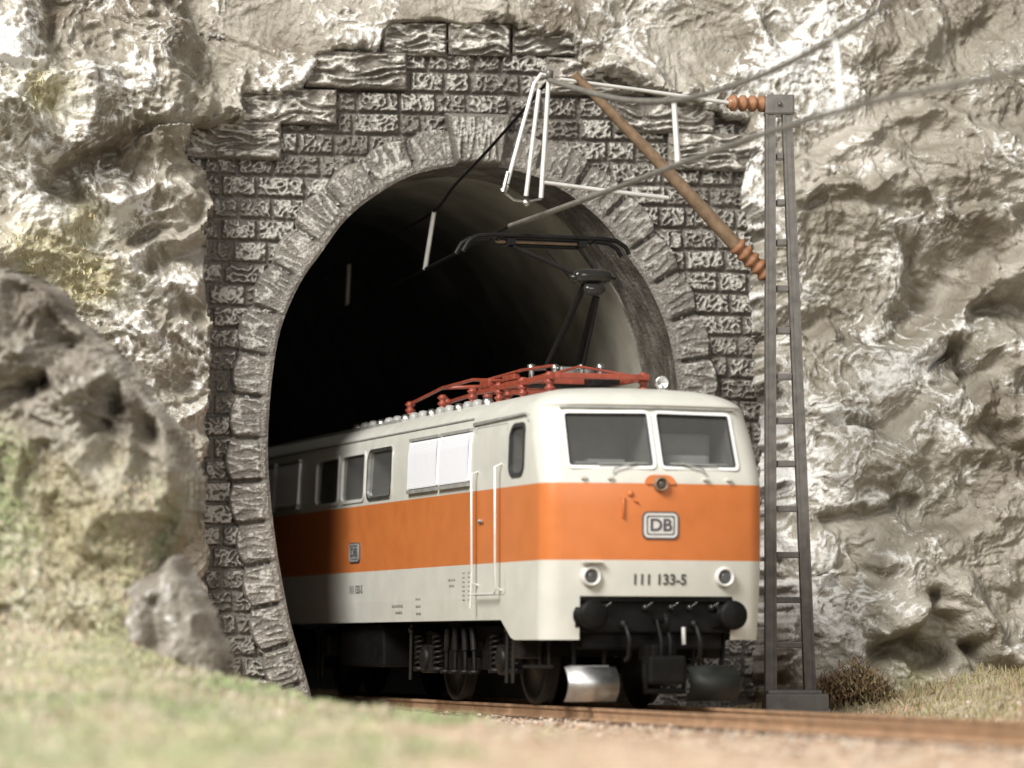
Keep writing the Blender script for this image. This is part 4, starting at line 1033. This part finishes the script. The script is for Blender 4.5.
m_ = MB(); m_.tube([ar(507,184),ar(502,190),ar(504,194),ar(508,186)],.02,6); m_.tube([ar(508,172),ar(503,192)],.034,6); m_.tube([ar(506,194),ar(514,200),ar(526,202),ar(541,199)],.02,6); m_.lathe(ar(526,203),(0,-1,0),[(-.03,0),(-.03,.05),(.05,.05),(.05,0)],10); m_.build('wire_clamp', M['dull_steel'], mast)
m_ = MB(); m_.lathe(ar(549,74),(0,0,1),[(-.06,0),(-.06,.06),(.04,.06),(.06,.03),(.06,0)],10); m_.build('support_clip', M['mast'], mast)

# ================================================================== OVERHEAD LINE
line = empty('overhead_line', (0,0,0)); tag(line, 'thin grey contact wire and carrying wire with droppers running into the tunnel', 'overhead wire')
A0 = -.45
mes = [(1130,-190),(1010,-82),(890,2),(832,40),(760,76),(690,98),(640,101),(600,95),(549,80)]
P = catmull([track_pt(x,y,A0) for x,y in mes], 8)
m_ = MB(); m_.tube(P, .038, 8); m_.build('carrying_wire', M['wire'], line)
P = catmull([track_pt(x,y,A0) for x,y in ((549,80),(520,114),(488,150),(455,185),(433,212),(390,238),(348,264),(320,280))], 8)
m_ = MB(); m_.tube(P, .022, 8); m_.build('carrying_wire', M['black'], line)
con_ = [(1130,35),(1000,76),(880,100),(770,132),(690,160),(600,194),(510,226)]
P = catmull([track_pt(x,y,A0) for x,y in ((510,226),(470,246),(425,269),(348,306),(310,326))], 8)
m_ = MB(); m_.tube(P, .022, 8); m_.build('contact_wire', M['black'], line)  # inner span of the same wire, coloured black for tunnel shade
P = catmull([track_pt(x,y,A0) for x,y in con_], 8)
m_ = MB(); m_.tube(P, .038, 8); m_.build('contact_wire', M['wire'], line)
for p,q in (((434,212),(425,269)),((349,264),(347,306)),((836,38),(842,112))):
    m_ = MB(); m_.tube([track_pt(*p,A0),track_pt(*q,A0)], .034, 8); m_.build('dropper', M['wire'] if p[0] < 400 else M['bright_rod'], line)  # innermost dropper gets duller grey, tunnel shade put into its colour

# ================================================================== CAMERA, LIGHT
cam = bpy.data.cameras.new('camera'); co = bpy.data.objects.new('camera', cam); COL.objects.link(co); S.camera = co
co.location = (0,0,CH); co.rotation_euler = (R(90),0,0)
cam.sensor_width = 36; cam.lens = 36*FPX/1024; cam.shift_y = (HOR-384)/1024; cam.clip_end = 400; cam.clip_start = .5
cam.dof.use_dof = True; cam.dof.focus_distance = 50; cam.dof.aperture_fstop = cam.lens/1000/.36
def area(name, az, el, dist, size, watts, col, tgt):
    l = bpy.data.lights.new(name,'AREA'); l.shape = 'DISK'; l.size = size; l.energy = watts; l.color = col
    o = bpy.data.objects.new(name,l); COL.objects.link(o); t = Vector(tgt)
    d = Vector((math.sin(az)*math.cos(el), -math.cos(az)*math.cos(el), math.sin(el))); o.location = t+d*dist
    o.rotation_euler = (-d).to_track_quat('-Z','Y').to_euler(); return o
area('studio_key_lamp', R(-33), R(38), 75, 32, 102000, (1,.98,.94), (0,48,3.5))
area('studio_fill_lamp', R(20), R(20), 75, 30, 16000, (1,.98,.95), (0,48,3.5))
wd = bpy.data.worlds.new('World'); S.world = wd; wd.use_nodes = True
wd.node_tree.nodes['Background'].inputs[0].default_value = (1,.985,.95,1); wd.node_tree.nodes['Background'].inputs[1].default_value = .16
S.view_settings.view_transform = 'Standard'; S.view_settings.look = 'None'; S.view_settings.exposure = 0; S.view_settings.gamma = 1
